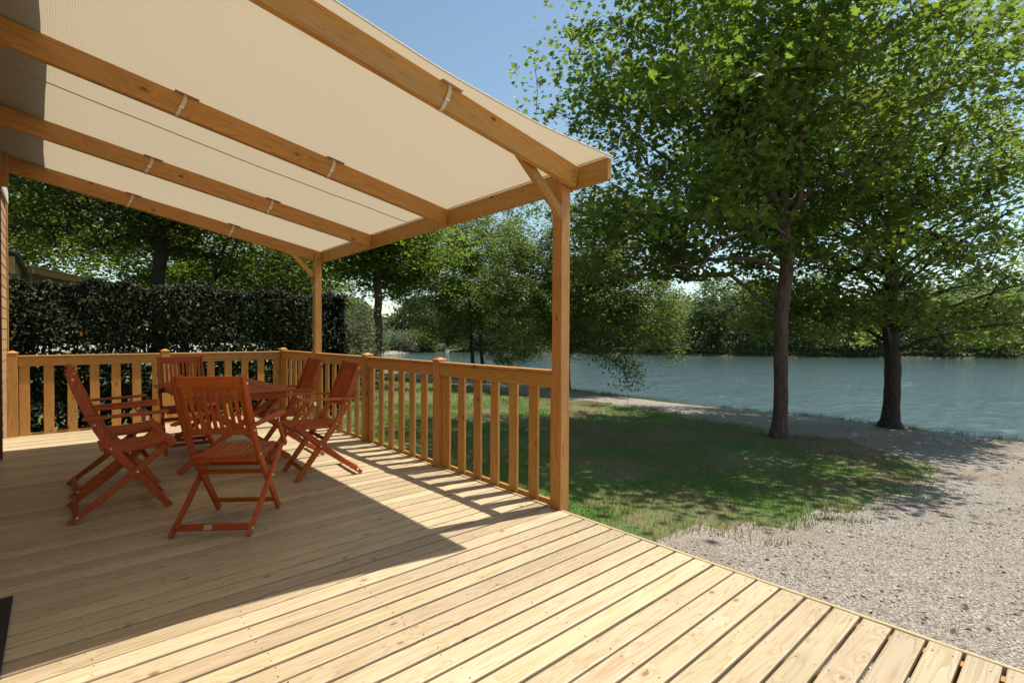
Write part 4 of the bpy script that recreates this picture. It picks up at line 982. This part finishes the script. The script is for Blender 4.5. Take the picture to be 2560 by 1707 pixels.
# far wood on the opposite bank: separate trees
far_line = [(41, 62), (44.5, 58), (47.5, 53), (50, 48.5), (53, 44), (56.5, 40.5), (60, 36), (62.5, 31), (65, 26), (68, 21), (71.5, 17), (75.5, 13.5), (80, 9), (84.5, 5), (89, 0.5), (94, -4), (99, -9)]
rf = random.Random(5); k = 0; cntk = {}
fl = ['round green-crowned', 'dark-crowned', 'pale willow-like', 'narrow poplar-like']
ordn = ['first', 'second', 'third', 'fourth', 'fifth', 'sixth', 'seventh', 'eighth', 'ninth', 'tenth', 'eleventh', 'twelfth']
for row in range(3):
    for i, (x, y) in enumerate(far_line):
        if row == 2 and i % 2: continue
        off = (1.8, 7.0, 15.0)[row]; x_ = x + 0.86 * off + rf.uniform(-1.2, 1.2); y_ = y + 0.5 * off + rf.uniform(-1.2, 1.2)
        kind = rf.choice([0, 0, 1, 2, 3]) if row < 2 else 1
        mt_ = [L_FAR, L_FARD, L_WILLOW, L_FAR][kind]
        H = [rf.uniform(7.5, 9.5), rf.uniform(8.0, 10.5), rf.uniform(6.5, 8.5), rf.uniform(9, 11.5)][kind] + row * 1.2
        wd = [3.4, 3.2, 3.2, 1.9][kind]; cntk[(row, kind)] = cntk.get((row, kind), -1) + 1
        zlab = ('on the waterline', 'in second row', 'at the back')[row]
        make_tree('lakeside_tree', B(x_, y_), f'{ordn[cntk[(row, kind)]]} {fl[kind]} tree from the left {zlab} across the lake', H, 0.16, (0, 0, H * 0.54), (wd, wd, H * 0.46), 75, 4200 if row < 2 else 2600, 0.34, mt_, BARKD,
                  'quad', 100 + k, sigma=(0.5, 0.5, 0.42), group='trees of the wood across the lake', fork=0.2, flat=0.9)
        k += 1
# low dark growth under the far wood
def understory():
    n = 34000; seg = np.array(far_line + [(112, -22)], float); i = rng.integers(0, len(seg) - 1, n); f = rng.random(n)[:, None]
    P = seg[i] * (1 - f) + seg[i + 1] * f; off = -1.7 + 17 * rng.random(n) ** 2.2 ; P = P + np.array([0.86, 0.5]) * off[:, None]
    lump = 0.5 + 0.5 * np.sin(P[:, 0] * 1.3 + P[:, 1] * 0.9)
    z = gz(P[:, 0], P[:, 1]) + rng.random(n) * (0.5 + 1.1 * lump) * np.clip((off + 1.5) / 3, 0.3, 1.4)
    T, fc = leaf_template('quad')
    me = scatter_mesh('undergrowth', T, fc, leaf_frames(n, 0.4, 0.9), np.stack([P[:, 0], P[:, 1], z], -1), L_FARD)
    setp(link('undergrowth', me), 'low dark undergrowth along the far bank', 'undergrowth', kind='stuff')
understory()
def horizon_wood():
    n = 90000; a = rng.uniform(R(-32), R(100), n); d = rng.uniform(105, 135, n)
    x = CAM.x + np.sin(a) * d; y = CAM.y + np.cos(a) * d; h = 9.0 + 2.0 * np.sin(a * 23) + 1.5 * np.sin(a * 61)
    z = rng.random(n) ** 0.8 * h - 0.5
    ok = (sdist(x, y) > 2)
    T, fc = leaf_template('quad')
    me = scatter_mesh('distant_wood', T, fc, leaf_frames(int(ok.sum()), 0.95, 1.0), np.stack([x, y, z], -1)[ok], L_FARD)
    setp(link('distant_wood', me), 'continuous distant wood closing the horizon', 'wood', kind='stuff')
horizon_wood()

# hedge
def hedge():
    t = empty('hedge', (-0.9, 8.3, -0.35), 0, 'dark clipped beech hedge behind the far railing', 'hedge')
    n = 30000; x0, x1, y0, y1, H = -4.6, 1.85, 7.95, 8.75, 2.46
    r = np.random.default_rng(4)
    x = r.uniform(x0, x1, n); y = y0 + (y1 - y0) * r.beta(0.55, 1.0, n); z = 0.02 + (H - 0.02) * r.beta(1.1, 0.95, n)
    side = r.random(n) < 0.16; x[side] = x1 - 0.12 * r.random(side.sum()); y[side] = r.uniform(y0, y1, side.sum())
    top = r.random(n) < 0.14; z[top] = H - 0.08 * r.random(top.sum())
    z += (0.04 * np.sin(x * 5) + 0.03 * np.sin(x * 13 + 1) + r.exponential(0.016, n)) * (z > 2.2); y += 0.06 * np.sin(x * 3 + z * 4) + r.normal(0, 0.03, n); x += r.normal(0, 0.05, n) * (x > x1 - 0.3)
    P = np.stack([x + 0.9, y - 8.3, z], -1)
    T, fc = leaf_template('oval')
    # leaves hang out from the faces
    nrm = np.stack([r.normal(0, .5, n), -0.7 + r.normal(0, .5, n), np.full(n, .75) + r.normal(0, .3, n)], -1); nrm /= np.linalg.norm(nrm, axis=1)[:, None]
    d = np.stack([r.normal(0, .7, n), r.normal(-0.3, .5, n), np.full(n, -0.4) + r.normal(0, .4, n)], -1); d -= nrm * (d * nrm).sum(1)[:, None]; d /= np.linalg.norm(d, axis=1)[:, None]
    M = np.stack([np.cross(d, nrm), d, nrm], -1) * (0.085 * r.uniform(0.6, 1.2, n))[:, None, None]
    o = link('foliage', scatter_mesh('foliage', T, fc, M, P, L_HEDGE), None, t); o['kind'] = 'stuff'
    tb_ = Tubes()
    for k in range(70):
        bx = x0 + 0.9 + (x1 - x0) * (k + 0.5) / 70; by = r.uniform(-0.1, 0.25); pts = [(bx, by, -0.1)]
        for s in range(1, 6): pts.append((bx + r.normal(0, 0.12), by + r.normal(0, 0.1), H * s / 5.4))
        tb_.add(pts, [0.03, 0.025, 0.02, 0.015, 0.01, 0.006], 5)
    link('stems', tb_.mesh('stems', BARKD), None, t)
hedge()

# pale driftwood branches lying at the far waterline
t = empty('fallen_branch', B(39.5, 60.2), 0, 'bleached fallen branches lying at the far waterline', 'branch')
tb_ = Tubes()
for k in range(9):
    a = rng.uniform(-0.8, 0.8); L = rng.uniform(1, 2.4)
    tb_.add([(0, k * 0.3 - 1.2, -0.2), (math.cos(a) * L * 0.5, k * 0.3 - 1.2 + math.sin(a) * L * .5, 0.45), (math.cos(a) * L, k * 0.3 - 1.2 + math.sin(a) * L, 0.35 + rng.uniform(0, .5))], [0.07, 0.05, 0.02], 5)
link('limbs', tb_.mesh('limbs', plain('bleached_wood', (0.42, 0.38, 0.33), 0.8)), None, t)
